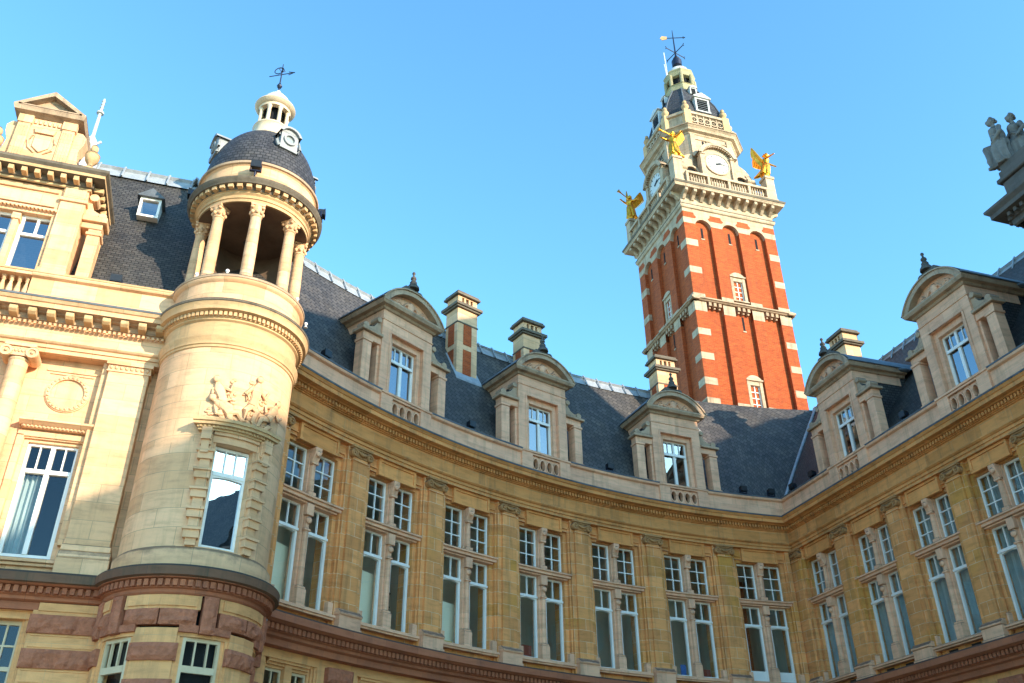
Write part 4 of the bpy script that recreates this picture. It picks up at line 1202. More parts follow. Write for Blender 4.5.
for a in (-138.5, -71.5, -4.5, 62.5, 129.5):
    s0, s1 = tmc(a - 20), tmc(a + 20)
    gfb.box(s0, s1, -.25, .0, 4.5, 4.68); gfb.box(s0, s0 + .10, -.25, .0, GZ, 4.5); gfb.box(s1 - .10, s1, -.25, .0, GZ, 4.5); gfb.box(s0 + .10, s0 + .17, -.25, -.05, GZ, 4.5); gfb.box(s1 - .17, s1 - .10, -.25, -.05, GZ, 4.5)
    x0, x1 = s0 + .17, s1 - .17
    gfw.box(x0, x0 + .07, -.14, -.06, 1, 4.5); gfw.box(x1 - .07, x1, -.14, -.06, 1, 4.5); gfw.box(x0 + .07, x1 - .07, -.14, -.06, 4.42, 4.5); gfw.box(x0 + .07, x1 - .07, -.14, -.05, 3.78, 3.92)
    for k in (1, 2):
        xm = x0 + (x1 - x0) * k / 3; gfw.box(xm - .02, xm + .02, -.13, -.07, 3.92, 4.42)
    gfg.sheet(x0 + .02, x1 - .02, -.11, 1, 4.48)
    # red voussoirs and keystone over the pier between two windows
for a in (-172, -105, -38, 29, 96, 163):
    for q0, q1 in ((-26, 0), (0, 26)):
        gfr.rock(tmc(a + q0 + .5), tmc(a + q1 - .5), -.1, .1, 4.72, 5.06, .045, .08)
    for q0, q1 in ((-28, -15), (15, 28)): gfr.box(tmc(a + q0), tmc(a + q1), -.1, .08, 4.58, 4.73)
    gfb.box(tmc(a - 24), tmc(a + 24), -.1, .10, 5.12, 5.34); gfb.box(tmc(a - 27), tmc(a + 27), -.1, .07, 5.06, 5.40)
    gfr.rock(tmc(a + 33.5 - 5), tmc(a + 33.5 + 5), -.1, .16, 4.56, 5.36, .03, .08)
inst(gfb.mesh('ground_storey_wall', 'sand'), 'ground_storey_wall', parent=turret)
inst_all(split_meshes(gfr, 'rusticated_block', 'redrock'), 'rusticated_block', parent=turret)
o = inst(gfw.mesh('window', 'creampaint'), 'window', parent=turret); inst_all(split_meshes(gfg, 'pane', 'glass_dark'), 'pane', parent=o)
# main window with blocked surround, consoles and curved hood
w, gl = MB(tmap), MB(tmap)
def wb(x0, x1, d0, d1, z0, z1, m): m.box(WA + x0, WA + x1, d0, d1, z0, z1)
w.curved = gl.curved = False
Aw = rad(-71.5)
wloc = (TX + 1.73 * math.cos(Aw), TY + 1.73 * math.sin(Aw), 0)
wrz = Aw + PI / 2
w, gl = MB(flat_map), MB(flat_map)
for sg in (-1, 1): w.box(sg * .46, sg * .39, -.3, -.22, 6.5, 9.0)
w.box(-.39, .39, -.3, -.22, 6.5, 6.58); w.box(-.39, .39, -.3, -.22, 8.93, 9.0); w.box(-.39, .39, -.3, -.19, 8.27, 8.37)
for k in (-.13, .13): w.box(k - .016, k + .016, -.3, -.23, 8.37, 8.93)
for sg in (-1, 1): w.box(sg * .39, sg * .36, -.3, -.21, 6.58, 8.27)
n = 8
low = [(-.36 + .72 * k / n, 8.21 + .035 * math.sin(PI * k / n)) for k in range(n + 1)]
w.prism(low + [(.36, 8.27), (-.36, 8.27)], -.3, -.21)
gl.sheet(-.42, .42, -.27, 6.52, 8.98)
o = inst(w.mesh('window', 'white'), 'window', wloc, wrz, turret); inst(gl.mesh('pane', 'glass_mirror'), 'pane', wloc, wrz, o)
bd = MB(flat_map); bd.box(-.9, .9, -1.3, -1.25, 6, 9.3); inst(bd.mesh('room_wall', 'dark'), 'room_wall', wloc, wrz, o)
s = MB(tmap); s.curved = True
for sg in (-1, 1):
    def q(x0, x1, *r): a, c = sorted((WA + sg * x0, WA + sg * x1)); s.box(a, c, *r)
    q(.47, .54, -.32, .0, 6.46, 9.2); q(.54, .76, -.2, .11, 6.46, 9.0)
    for k in range(5): q(.50, .82, -.1, .17, 6.62 + .48 * k, 6.80 + .48 * k); q(.48, .85, -.1, .22, 6.80 + .48 * k, 6.86 + .48 * k)
    q(.58, .82, -.1, .16, 8.9, 9.3); q(.60, .80, .16, .27, 9.0, 9.3); q(.62, .78, .12, .21, 8.68, 9.0)
s.box(WA - .6, WA + .6, -.32, .05, 9.02, 9.2); s.box(WA - .55, WA + .55, -.1, .1, 9.2, 9.3)
s.box(WA - .95, WA + .95, -.3, .02, 6.3, 6.47)
inst(s.mesh('surround', 'cream'), 'surround', parent=o)
hd = MB(tmap); hd.curved = True
hd.box(WA - .92, WA + .92, -.1, .14, 9.28, 9.34); hd.box(WA - 1.0, WA + 1.0, -.1, .26, 9.40, 9.48); hd.box(WA - 1.02, WA + 1.02, -.1, .3, 9.48, 9.56); hd.box(WA - .94, WA + .94, -.1, .18, 9.34, 9.4)
xx = -.88
while xx < .86: hd.box(WA + xx, WA + xx + .045, .1, .2, 9.335, 9.395); xx += .09
inst(hd.mesh('hood', 'ccorn'), 'hood', parent=o)
# carved relief above the hood
rel = MB(lambda s, d, z: tmap(s, d * .62 if d > 0 else d, z))
rnd = random.Random(5)
def figure(s0, z0, lean, h):
    def at(x, z, d): return (WA + s0 + x * math.cos(lean) - z * math.sin(lean), d, z0 + z * math.cos(lean) + x * math.sin(lean))
    rel.ball(at(0, .88 * h, .12), (.085, .07, .1), 10, 7)
    rel.tube([at(0, .8 * h, .07), at(0, .65 * h, .07), at(.02, .45 * h, .06), at(0, .3 * h, .06)], [.06, .14, .11, .13], 8)
    rel.tube([at(0, .32 * h, .07), at(.16, .2 * h, .09), at(.1, 0, .05), at(.2, -.08, .04)], [.1, .085, .06, .04], 7)
    rel.tube([at(0, .32 * h, .05), at(-.14, .16 * h, .08), at(-.08, -.04, .05)], [.1, .08, .05], 7)
    rel.tube([at(.1, .68 * h, .07), at(.26, .55 * h, .12), at(.34, .72 * h, .1)], [.06, .05, .035], 6)
    rel.tube([at(-.1, .68 * h, .06), at(-.24, .5 * h, .1), at(-.16, .36 * h, .12)], [.06, .05, .035], 6)
figure(-.36, 9.72, .35, 1.2); figure(.18, 9.78, -.12, 1.35); figure(.55, 9.7, -.5, 1.1); figure(-.05, 9.65, .9, 1.0)
for k in range(60):
    x = rnd.uniform(-.85, .85); zz = 9.66 + rnd.random() ** 1.4 * 1.25 * max(.15, 1 - abs(x) ** 2)
    rel.ball((WA + x, .02, zz), (rnd.uniform(.03, .09), rnd.uniform(.03, .06), rnd.uniform(.025, .06)), 7, 5)
inst(rel.mesh('carved_relief', 'cream'), 'carved_relief', parent=turret)
# belvedere: eight columns, ring entablature, soffit and inner back wall
colb = MB()
colb.lathe([(.215, 13.95), (.215, 14.02), (.19, 14.04), (.205, 14.09), (.175, 14.13), (.17, 14.16), (.17, 15.0), (.145, 16.12), (.165, 16.14), (.165, 16.18), (.145, 16.2), (.16, 16.3), (.2, 16.42), (.2, 16.46)], (0, 0), 20, uvr=.17)
colb.box(-.2, .2, -.2, .2, 16.46, 16.54)
for k in range(8):
    a = PI * k / 4
    colb.ball((.17 * math.cos(a), .17 * math.sin(a), 16.27), (.05, .05, .07), 7, 5)
    if k % 2: colb.ball((.215 * math.cos(a), .215 * math.sin(a), 16.42), .055, 7, 5)
cme = colb.mesh('column', 'cream')
for k in range(8):
    a = rad(-87.5 + 45 * k)
    inst(cme, 'column', (TX + 1.42 * math.cos(a), TY + 1.42 * math.sin(a), 0), a, turret)
tl([(1.2, 16.54), (1.60, 16.54), (1.60, 16.64), (1.63, 16.65), (1.63, 16.75), (1.68, 16.8), (1.68, 16.84), (1.72, 16.86)], 'ccorn', 'belvedere_entablature', 72)
tl([(1.72, 16.86), (1.72, 16.98), (1.9, 17.0), (1.92, 17.05), (1.97, 17.1), (1.98, 17.17), (1.95, 17.19), (1.7, 17.24)], 'sooty', 'belvedere_cornice', 72)
b = MB()
for k in range(44):
    a = 2 * PI * k / 44
    p = [(TX + r * math.cos(a + q), TY + r * math.sin(a + q)) for r, q in ((1.7, -.04), (1.86, -.04), (1.86, .04), (1.7, .04))]
    bot, top = [(x, y, 16.88) for x, y in p], [(x, y, 16.99) for x, y in p]
    b.face(bot); b.face(top)
    for i in range(4): b.face([bot[i], bot[(i + 1) % 4], top[(i + 1) % 4], top[i]])
inst_all(split_meshes(b, 'modillion', 'ccorn'), 'modillion', parent=turret)
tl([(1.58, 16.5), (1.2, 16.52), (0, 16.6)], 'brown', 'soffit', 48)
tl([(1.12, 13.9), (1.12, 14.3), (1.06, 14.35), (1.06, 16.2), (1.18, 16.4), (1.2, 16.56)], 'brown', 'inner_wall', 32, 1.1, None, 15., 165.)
b = MB(); b.box(TX - .12, TX + .12, TY - .52, TY - .28, 16.2, 16.5); b.lathe([(.03, 15.9), (.22, 15.95), (.1, 16.2)], (TX, TY - .4), 10); inst(b.mesh('hanging_lamp', 'black'), 'hanging_lamp', parent=turret)
tl([(1.72, 17.18), (1.74, 17.3), (1.70, 17.34), (1.70, 17.78), (1.74, 17.82)], 'cream', 'attic_drum', 72, 1.7)
tl([(1.73, 17.82), (1.79, 17.84), (1.80, 17.91), (1.74, 17.97), (1.6, 18.0)], 'dirty', 'drum_moulding', 72)
# dome
prof = [(1.69 * math.cos(t), 17.92 + 2.42 * math.sin(t)) for t in [PI / 2 * k / 20 for k in range(20)]]
prof = [p for p in prof if p[0] > .5] + [(.43, 20.26)]
dome = tl(prof, 'slate_dome', 'dome', 56)
for a in (-67, 23, 113, -163):
    aa = rad(a)
    f = MB(flat_map)
    f.box(-.34, .34, -1.1, 0, 19.0 - .05, 19.03); f.box(-.33, .33, -1.1, -.02, 19.03, 19.75)
    f.prism(arch_pts(.30, 19.72, .2, 10) + [(.30, 19.7), (-.30, 19.7)], -1.1, -.02)
    lip = arch_pts(.43, 19.68, .3, 10)
    inn = arch_pts(.33, 19.68, .22, 10)
    f.grid([[(x, .08, z) for x, z in lip], [(x, .08, z) for x, z in inn], [(x, -.2, z) for x, z in inn]]); f.grid([[(x, .08, z) for x, z in lip], [(x, -1.1, z) for x, z in lip]])
    f.ring_d(0, 19.42, .17, .24, -.05, .05, 20)
    for sg in (-1, 1): f.tube([(sg * .36, -.05, 19.0), (sg * .46, -.05, 19.2), (sg * .38, -.05, 19.5), (sg * .4, -.05, 19.66)], [.07, .06, .04, .03], 6)
    l = (TX + 1.62 * math.cos(aa), TY + 1.62 * math.sin(aa), -.2)
    fme = f.mesh('oculus_dormer', 'greypaint'); SCL = Matrix.Translation((0, 0, 19.42)) @ Matrix.Scale(.84, 4) @ Matrix.Translation((0, 0, -19.42)); fme.transform(SCL)
    o = inst(fme, 'oculus_dormer', l, aa + PI / 2, turret)
    gl = MB(flat_map); gl.disc_d(0, 19.42, .145, -.03, -.015, 18); inst(gl.mesh('pane', 'glass'), 'pane', l, aa + PI / 2, o)
# lantern
lan = tl([(.58, 20.18), (.62, 20.26), (.58, 20.38), (.55, 20.44), (.55, 20.66), (.6, 20.72), (.58, 20.78), (.3, 20.82)], 'creamwhite', 'lantern', 32)
b = MB()
for k in range(8):
    a = rad(22.5 + 45 * k); x, y = TX + .44 * math.cos(a), TY + .44 * math.sin(a)
    b.lathe([(.085, 20.77), (.085, 20.84), (.065, 20.87), (.06, 21.42), (.09, 21.50), (.09, 21.54)], (x, y), 10)
b.lathe([(.36, 21.52), (.52, 21.52), (.52, 21.62), (.6, 21.65), (.66, 21.74), (.64, 21.79), (.5, 21.82)], (TX, TY), 32)
inst_all(split_meshes(b, 'lantern_column', 'creamwhite'), 'lantern_column', parent=lan)
tl([(.26, 20.77), (.26, 21.62)], 'dark', 'lantern_core', 16, None, lan)
tl([(.5, 21.80), (.48, 21.95), (.4, 22.15), (.27, 22.32), (.1, 22.42), (.06, 22.47), (.1, 22.54), (.05, 22.62), (0, 22.64)], 'whitelead', 'cap', 24, None, lan)
def vane(x, y, z0, h, par, sc=1., mat='iron', rot=.3):
    b = MB()
    b.tube([(x, y, z0), (x, y, z0 + h)], [.03 * sc, .015 * sc], 6)
    b.lathe([(.0, z0 + .1 * sc), (.06 * sc, z0 + .16 * sc), (.09 * sc, z0 + .24 * sc), (.03 * sc, z0 + .36 * sc)], (x, y), 8)
    c, s_ = math.cos(rot), math.sin(rot)
    zc = z0 + h * .62
    b.tube([(x - .42 * sc * c, y - .42 * sc * s_, zc), (x + .42 * sc * c, y + .42 * sc * s_, zc)], .016 * sc, 5)
    b.tube([(x + .25 * sc * c, y + .25 * sc * s_, zc + .07 * sc), (x + .45 * sc * c, y + .45 * sc * s_, zc), (x + .25 * sc * c, y + .25 * sc * s_, zc - .07 * sc)], .016 * sc, 5)
    for k in range(4):
        a = rot + PI / 4 + PI / 2 * k
        zz = z0 + h * .78
        b.tube([(x, y, zz - .1 * sc), (x + .1 * sc * math.cos(a), y + .1 * sc * math.sin(a), zz), (x, y, zz + .1 * sc)], .012 * sc, 5)
    # scrolled tail
    pts = [(x - (.1 + .16 * math.cos(t)) * sc * c, y - (.1 + .16 * math.cos(t)) * sc * s_, zc + .2 * sc + .14 * sc * math.sin(t)) for t in [k * .6 for k in range(12)]]
    b.tube(pts, .016 * sc, 5)
    return inst(b.mesh('weathervane', mat), 'weathervane', parent=par)
vane(TX, TY, 22.6, 1.3, lan, 1.05, 'iron', -.5)

# ------------------------------------------------------------------ the bell tower
TWX0, TWX1, TWY0, TWY1 = 21.7, 27.7, 35.3, 41.3
TCX, TCY = 24.7, 38.3
b = MB(); b.box(TWX0 + .25, TWX1 - .25, TWY0 + .25, TWY1 - .25, GZ, 34.5)
core = inst(b.mesh('brick_shaft', 'brick'), 'brick_shaft', parent=tower)
FACES = [((TCX, TWY0, 0), 0.), ((TWX0, TCY, 0), -PI / 2), ((TWX1, TCY, 0), PI / 2), ((TCX, TWY1, 0), PI)]
# one face, s from -3 to 3
PIERS = [(-3.0, -2.28), (-1.26, -.54), (.54, 1.26), (2.28, 3.0)]
PANELS = [(-2.28, -1.26), (-.54, .54), (1.26, 2.28)]
fb, fs = MB(flat_map), MB(flat_map)
def block(x0, x1, z0, z1, d=.012): fs.box(x0, x1, -.2, d, z0, z1)
for i, (x0, x1) in enumerate(PIERS): fb.box(max(x0, -2.988), min(x1, 2.988), -.25, 0, GZ, 33.2)
for x0, x1 in PANELS:
    fb.box(x0, x1, -.3, -.22, GZ, 33.0)
    r = (x1 - x0) / 2; cx = (x0 + x1) / 2
    arc = [(cx - r * math.cos(PI * k / 14), 32.0 + r * math.sin(PI * k / 14)) for k in range(15)]
    fs.prism(arc + [(x1, 33.2), (x0, 33.2)], -.25, .004)
# stone field over the arches with brick hats on the piers
for i, (x0, x1) in enumerate(PIERS):
    lo, hi = x0, x1
    fs.box(lo, hi, -.2, .008, 32.92, 33.2)
    block(lo - (.0 if i == 0 else .0), hi, 32.1, 32.5)
    a, c = (lo, hi)
    a, c = max(a, -2.985), min(c, 2.985)
    fb.prism([(a - .02 if i else a, 32.5), (c + .02 if i < 3 else c, 32.5), (c + (.14 if i < 3 else 0), 32.62), (c - .12 if i < 3 else c, 32.92), (a + .12 if i > 0 else a, 32.92), (a - (.14 if i > 0 else 0), 32.62)], -.1, .016)
for z0, z1 in ((30.5, 30.95), (28.62, 29.04), (24.6, 25.0), (23.1, 23.5), (21.6, 22.02), (20.35, 20.84), (18.9, 19.3)):
    block(-3.0, -2.26, z0, z1); block(2.36, 3.0, z0, z1)
for x0, x1 in PIERS: block(x0, x1, 26.1, 26.72); block(x0, x1, 26.95, 27.25); block(x0, x1, 20.35, 20.75)
for x0, x1 in PANELS: fs.box(x0, x1, -.25, -.21 + .02, 26.95, 27.2)
tb = fb.mesh('tower_brick_face', 'brick'); fs_all = fs.mesh('tower_stone_bands', 'tstone'); ts = split_meshes(fs, 'tower_stone_band', 'tstone')
sc_ = MB(flat_map)
sc_.prism_s([(-.25, 26.74), (.1, 26.74), (.16, 26.8), (.22, 26.82), (.22, 26.9), (-.25, 26.95)], -3.22, 3.22)
for x0, x1 in PANELS:
    cx = (x0 + x1) / 2
    for k in (-.3, 0, .3): sc_.box(cx + k - .08, cx + k + .08, -.22, .06, 26.5, 26.74); sc_.box(cx + k - .05, cx + k + .05, -.22, -.05, 26.38, 26.5)
scm = sc_.mesh('tower_string_course', 'dirty')
sl_ = MB(flat_map); slw = MB(flat_map)
for x0, x1 in PANELS:
    cx = (x0 + x1) / 2 + .0
    sl_.box(cx - .07, cx + .07, -.24, -.212, 31.3, 32.05); slw.box(cx - .12, cx + .12, -.24, -.19, 31.22, 31.3)
sl_.box(-.06, .06, -.24, -.212, 25.4, 26.3); slw.box(-.1, .1, -.24, -.19, 25.32, 25.4)
slm, slwm = split_meshes(sl_, 'tower_slit', 'dark'), split_meshes(slw, 'tower_slit_sill', 'tstone')
def twin(z0, z1):
    f = MB(flat_map)
    f.box(-.46, -.29, -.3, -.08, z0, z1 + .05); f.box(.29, .46, -.3, -.08, z0, z1 + .05); f.box(-.29, .29, -.3, -.1, z1 - .2, z1 + .05)
    f.box(-.5, .5, -.3, -.02, z1 + .05, z1 + .14); f.prism(arch_pts(.46, z1 + .14, .25, 10), -.3, -.06)
    f.box(-.5, .5, -.3, -.02, z0 - .08, z0)
    w = MB(flat_map)
    w.box(-.29, -.24, -.24, -.18, z0, z1 - .2); w.box(.24, .29, -.24, -.18, z0, z1 - .2); w.box(-.02, .02, -.24, -.18, z0, z1 - .2)
    for k in range(5): w.box(-.24, .24, -.235, -.19, z0 + (z1 - .2 - z0) * k / 4 - .015, z0 + (z1 - .2 - z0) * k / 4 + .015)
    gl = MB(flat_map); gl.sheet(-.28, .28, -.225, z0, z1 - .2)
    return f.mesh('tower_window', 'tstone'), w.mesh('tower_sash', 'white'), gl.mesh('tower_pane', 'curtain')
TWIN = [twin(27.27, 28.8), twin(20.55, 22.2)]
cn = MB(flat_map)
prof = [(0, 33.16), (.08, 33.2), (.12, 33.3), (.12, 33.42), (.03, 33.46), (.03, 34.28), (.6, 34.3), (.62, 34.4), (.66, 34.47)]
for sgd in (1,):
    cn.grid([[(-3 - d, d, z), (3 + d, d, z)] for d, z in prof])
for k in range(11):
    x = -2.85 + 5.7 * k / 10
    cn.prism_s([(0, 33.75), (.1, 33.78), (.3, 33.98), (.55, 34.1), (.56, 34.29), (0, 34.29)], x - .1, x + .1)
cnm = cn.mesh('tower_cornice', 'tstone')
ce = MB(flat_map); ce.grid([[(-3 - d, d, z), (3 + d, d, z)] for d, z in [(.65, 34.47), (.69, 34.5), (.71, 34.62), (0, 34.72)]]); ce.grid([[(-3 - d, d, z), (3 + d, d, z)] for d, z in [(.1, 33.395), (.14, 33.4), (.14, 33.44), (.03, 33.47)]])
cem = ce.mesh('tower_cornice_edge', 'sooty')
bb = MB(flat_map)
bb.box(-2.75, 2.75, .3, .58, 34.7, 34.82); bb.box(-2.75, 2.75, .28, .6, 35.42, 35.58)
for x in (-2.75, -1.35, 0, 1.35, 2.6): bb.box(x, x + .16, .3, .58, 34.82, 35.42)
k = -2.55
while k < 2.6:
    if min(abs(k - (x + .08)) for x in (-2.75, -1.35, 0, 1.35, 2.6)) > .14:
        bb.lathe([(.06, 34.82), (.045, 34.9), (.08, 35.05), (.04, 35.3), (.06, 35.42)], (k, .44), 6)
    k += .17
bbm = bb.mesh('tower_balustrade', 'tstone')
# clock aedicule
ca = MB(flat_map)
ca.prism([(-1.15, 34.7), (1.15, 34.7), (1.15, 37.95)] + list(reversed(arch_pts(1.15, 37.95, .75, 14))) + [(-1.15, 37.95)], -1.2, -.2)
for sg in (-1, 1): ca.box(sg * 1.18, sg * .9, -.3, -.08, 34.7, 37.9); ca.box(sg * 1.24, sg * .86, -.35, -.02, 37.9, 38.02)
o_, i_ = arch_pts(1.34, 37.95, .98, 18), arch_pts(1.08, 37.95, .76, 18)
ca.grid([[(x, .05, z) for x, z in o_], [(x, .05, z) for x, z in i_], [(x, -.25, z) for x, z in i_]]); ca.grid([[(x, .05, z) for x, z in o_], [(x, -1.2, z) for x, z in o_]])
for x, z in i_[1:-1]: ca.box(x - .05, x + .05, -.2, .0, z - .1, z + .0)
ca.ring_d(0, 37.38, .76, .86, -.25, -.13, 36)
# side buttress: concave sweep with a little arch
for sg in (-1, 1):
    top = [(1.15 + 1.5 * math.sin(PI / 2 * k / 10), 36.6 + 1.6 * math.cos(PI / 2 * k / 10)) for k in range(11)]
    inner = [(1.45 + .62 * (1 - math.cos(PI * k / 10)) / 2 * 1.1, 34.7 + .9 + .75 * math.sin(PI * k / 10)) for k in range(11)]
    poly = [(sg * x, z) for x, z in top] + [(sg * 2.65, 34.7), (sg * 1.15, 34.7)]
    ca.prism(poly if sg > 0 else list(reversed(poly)), -.9, -.55)
    ap = arch_pts(.36, 36.0, .36, 12)
    ca.ring_d(sg * 1.70, 36.55, .42, .54, -.56, -.40, 24)
    ca.disc_d(sg * 2.6, 36.75, .16, -.95, -.45, 12)
cam_ = ca.mesh('clock_gable', 'tstone')
dk = MB(flat_map)
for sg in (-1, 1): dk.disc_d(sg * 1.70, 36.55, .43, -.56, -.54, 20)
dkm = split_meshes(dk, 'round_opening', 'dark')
cf = MB(flat_map); cf.disc_d(0, 37.38, .765, -.22, -.17, 36); cfm = cf.mesh('clock_face', 'clock')
hm = MB(flat_map)
for k in range(12):
    a = PI / 6 * k
    r0, r1 = (.56, .7)
    sx, cz = math.sin(a), math.cos(a)
    w_ = .028
    hm.prism([(r0 * sx - w_ * cz, 37.38 + r0 * cz + w_ * sx), (r0 * sx + w_ * cz, 37.38 + r0 * cz - w_ * sx), (r1 * sx + w_ * cz, 37.38 + r1 * cz - w_ * sx), (r1 * sx - w_ * cz, 37.38 + r1 * cz + w_ * sx)], -.17, -.16)
for a, L, w_ in ((rad(84), .56, .055), (rad(58), .36, .075)):
    sx, cz = math.sin(a), math.cos(a)
    hm.prism([(-.1 * sx - w_ * cz, 37.38 - .1 * cz + w_ * sx), (-.1 * sx + w_ * cz, 37.38 - .1 * cz - w_ * sx), (L * sx + .012 * cz, 37.38 + L * cz - .012 * sx), (L * sx - .012 * cz, 37.38 + L * cz + .012 * sx)], -.155, -.13)
hmm = hm.mesh('clock_hands', 'black')
for i, (loc, rz) in enumerate(FACES):
    inst(tb, 'brick_face', loc, rz, tower); inst_all(ts if i < 2 else [fs_all], 'stone_band', loc, rz, tower); inst(scm, 'string_course', loc, rz, tower)
    inst_all(slm, 'slit_window', loc, rz, tower); inst_all(slwm, 'slit_sill', loc, rz, tower)
    for z in range(2):
        if i == 1 and z == 1: continue
        f, w, gl = TWIN[z]
        p = inst(f, 'window_surround', loc, rz, tower); inst(w, 'window', loc, rz, p); inst(gl, 'pane', loc, rz, p)
    o = inst(cnm, 'cornice', loc, rz, tower, .015); inst(cem, 'cornice_edge', loc, rz, o); inst(bbm, 'balustrade', loc, rz, tower)
    o = inst(cam_, 'clock_gable', loc, rz, tower); inst_all(dkm, 'round_opening', loc, rz, o)
    o = inst(cfm, 'clock', loc, rz, tower); inst(hmm, 'clock_hands', loc, rz, o)
b = MB(); b.face([(TWX0 - .6, TWY0 - .6, 34.71), (TWX1 + .6, TWY0 - .6, 34.71), (TWX1 + .6, TWY1 + .6, 34.71), (TWX0 - .6, TWY1 + .6, 34.71)]); inst(b.mesh('terrace', 'tstone'), 'terrace', parent=tower)
pdm = MB(); pdm.box(-.29, .29, -.29, .29, 34.7, 36.55); pdm.box(-.34, .34, -.34, .34, 36.55, 36.75); pdm.box(-.34, .34, -.34, .34, 34.7, 34.95); pdm.box(-.24, .24, -.24, .24, 36.75, 36.85)
pdmm = pdm.mesh('corner_pedestal', 'tstone')
for sx in (-1, 1):
    for sy in (-1, 1): inst(pdmm, 'corner_pedestal', (TCX + sx * 3.12, TCY + sy * 3.12, 0), 0, tower, .015)
# the eight-sided stage
def octo(ap, hf): return [(-hf, -ap), (hf, -ap), (ap, -hf), (ap, hf), (hf, ap), (-hf, ap), (-ap, hf), (-ap, -hf)]
def octrows(b, prof, smooth=False):
    rows, uvs, acc = [], [], 0
    for k, (ap, hf, z) in enumerate(prof):
        if k: acc += math.hypot(ap - prof[k - 1][0], z - prof[k - 1][2])
        r = octo(ap, hf); r = r + r[:1]
        rows.append([(TCX + x, TCY + y, z) for x, y in r])
        L, us = 0, [0]
        for p, q in zip(r, r[1:]): L += math.hypot(p[0] - q[0], p[1] - q[1]); us.append(L)
        uvs.append([(u, acc) for u in us])
    b.grid(rows, smooth, uvs)
b = MB(); octrows(b, [(2.45, 1.45, 34.7), (2.45, 1.45, 39.85), (2.5, 1.48, 39.9), (2.52, 1.5, 39.98), (2.7, 1.6, 40.06), (2.75, 1.62, 40.2), (2.86, 1.68, 40.32)])
st = inst(b.mesh('octagon_stage', 'tstone'), 'octagon_stage', parent=tower)
b = MB(); octrows(b, [(2.85, 1.67, 40.32), (2.9, 1.7, 40.34), (2.9, 1.7, 40.42), (2.4, 1.42, 40.5)]); inst(b.mesh('cornice_edge', 'dirty'), 'cornice_edge', parent=st)
b = MB(); octrows(b, [(2.42, 1.43, 40.48), (2.50, 1.48, 40.5), (2.50, 1.48, 40.78), (2.40, 1.41, 40.82), (2.40, 1.41, 41.66), (2.52, 1.49, 41.7), (2.52, 1.49, 41.9), (2.2, 1.3, 41.94)]); inst(b.mesh('parapet', 'tstone'), 'parapet', parent=st)
SIDES = [(0, 2.45), (PI / 2, 2.45), (PI, 2.45), (-PI / 2, 2.45)]
pw, pq, dm, dwn = MB(flat_map), MB(flat_map), MB(flat_map), MB(flat_map)
for sg in (-1, 1): pw.box(sg * 1.42, sg * 1.12, -.1, .08, 38.0, 39.85)
pw.box(-1.1, 1.1, -.1, .05, 39.5, 39.58); pw.box(-.75, .75, -.1, .06, 38.95, 39.02)
for k in range(6): pq.box(-.62 + .22 * k, -.48 + .22 * k, -.1, .012, 39.05, 39.45)
pwm, pqm = pw.mesh('pilaster_frame', 'tstone'), pq.mesh('louvre', 'dark')
# guilloche in the parapet
gu = MB(flat_map)
for k in range(5): gu.ring_d(-.92 + .46 * k, 41.24, .17, .25, -.1, .04, 18); gu.ball((-.92 + .46 * k, .0, 41.24), .07, 8, 5)
for k in range(6): gu.box(-1.19 + .46 * k, -1.11 + .46 * k, -.1, .03, 40.84, 41.64)
gum = gu.mesh('parapet_tracery', 'tstone')
gk = MB(flat_map); gk.box(-1.28, 1.28, -.12, -.035, 40.86, 41.62); gkm = gk.mesh('tracery_gap_shade', 'sooty')  # dark panel standing in for the shade in the tracery gaps
for rz, ap in SIDES:
    loc = (TCX + ap * math.sin(rz), TCY - ap * math.cos(rz), 0)
    o = inst(pwm, 'pilaster_frame', loc, rz, st); inst(pqm, 'louvre', loc, rz, st); inst(gum, 'parapet_tracery', loc, rz, st); inst(gkm, 'tracery_gap_shade', loc, rz, st)
b = MB()
dprof = [(2.15, 1.27, 41.70), (2.18, 1.29, 42.22), (2.1, 1.24, 42.83), (1.92, 1.13, 43.52), (1.65, .97, 44.21), (1.38, .8, 44.82), (1.18, .68, 45.25), (1.05, .6, 45.60)]
octrows(b, dprof); dme = inst(b.mesh('dome', 'slate_dome'), 'dome', parent=tower)
b = MB()
for x, y in octo(1, .5903):
    b.tube([(TCX + x * (p[0] + .02), TCY + y * (p[0] + .02), p[2]) for p in dprof], .045, 6)
inst(b.mesh('hip_rolls', 'leaddark'), 'hip_rolls', parent=dme)
lv = MB(flat_map)
lv.box(-.42, -.33, -1, 0, 42.35, 43.35); lv.box(.33, .42, -1, 0, 42.35, 43.35); lv.box(-.33, .33, -1, 0, 43.25, 43.35); lv.box(-.45, .45, -1, .04, 42.27, 42.35)
lv.prism([(-.55, 43.35), (.55, 43.35), (.5, 43.42), (0, 43.72), (-.5, 43.42)], -1.2, .1)
lvm = lv.mesh('louvred_dormer', 'whitelead'); lvm.transform(Matrix.Translation((0, -.05, 42.42)) @ Matrix.Diagonal((1.2, 1.0, 1.16, 1)) @ Matrix.Translation((0, 0, -42.35)))
ld = MB(flat_map); ld.box(-.33, .33, -.5, -.1, 42.35, 43.25); ldm = ld.mesh('louvre_back', 'dark'); ldm.transform(Matrix.Translation((0, -.05, 42.42)) @ Matrix.Diagonal((1.2, 1.0, 1.16, 1)) @ Matrix.Translation((0, 0, -42.35)))
ls = MB(flat_map)
for k in range(6): ls.prism_s([(-.1, 42.42 + .145 * k), (-.02, 42.36 + .145 * k), (-.02, 42.39 + .145 * k), (-.1, 42.46 + .145 * k)], -.33, .33)
lsm = ls.mesh('louvre_slats', 'leaddark'); lsm.transform(Matrix.Translation((0, -.05, 42.42)) @ Matrix.Diagonal((1.2, 1.0, 1.16, 1)) @ Matrix.Translation((0, 0, -42.35)))
s2 = MB(flat_map)
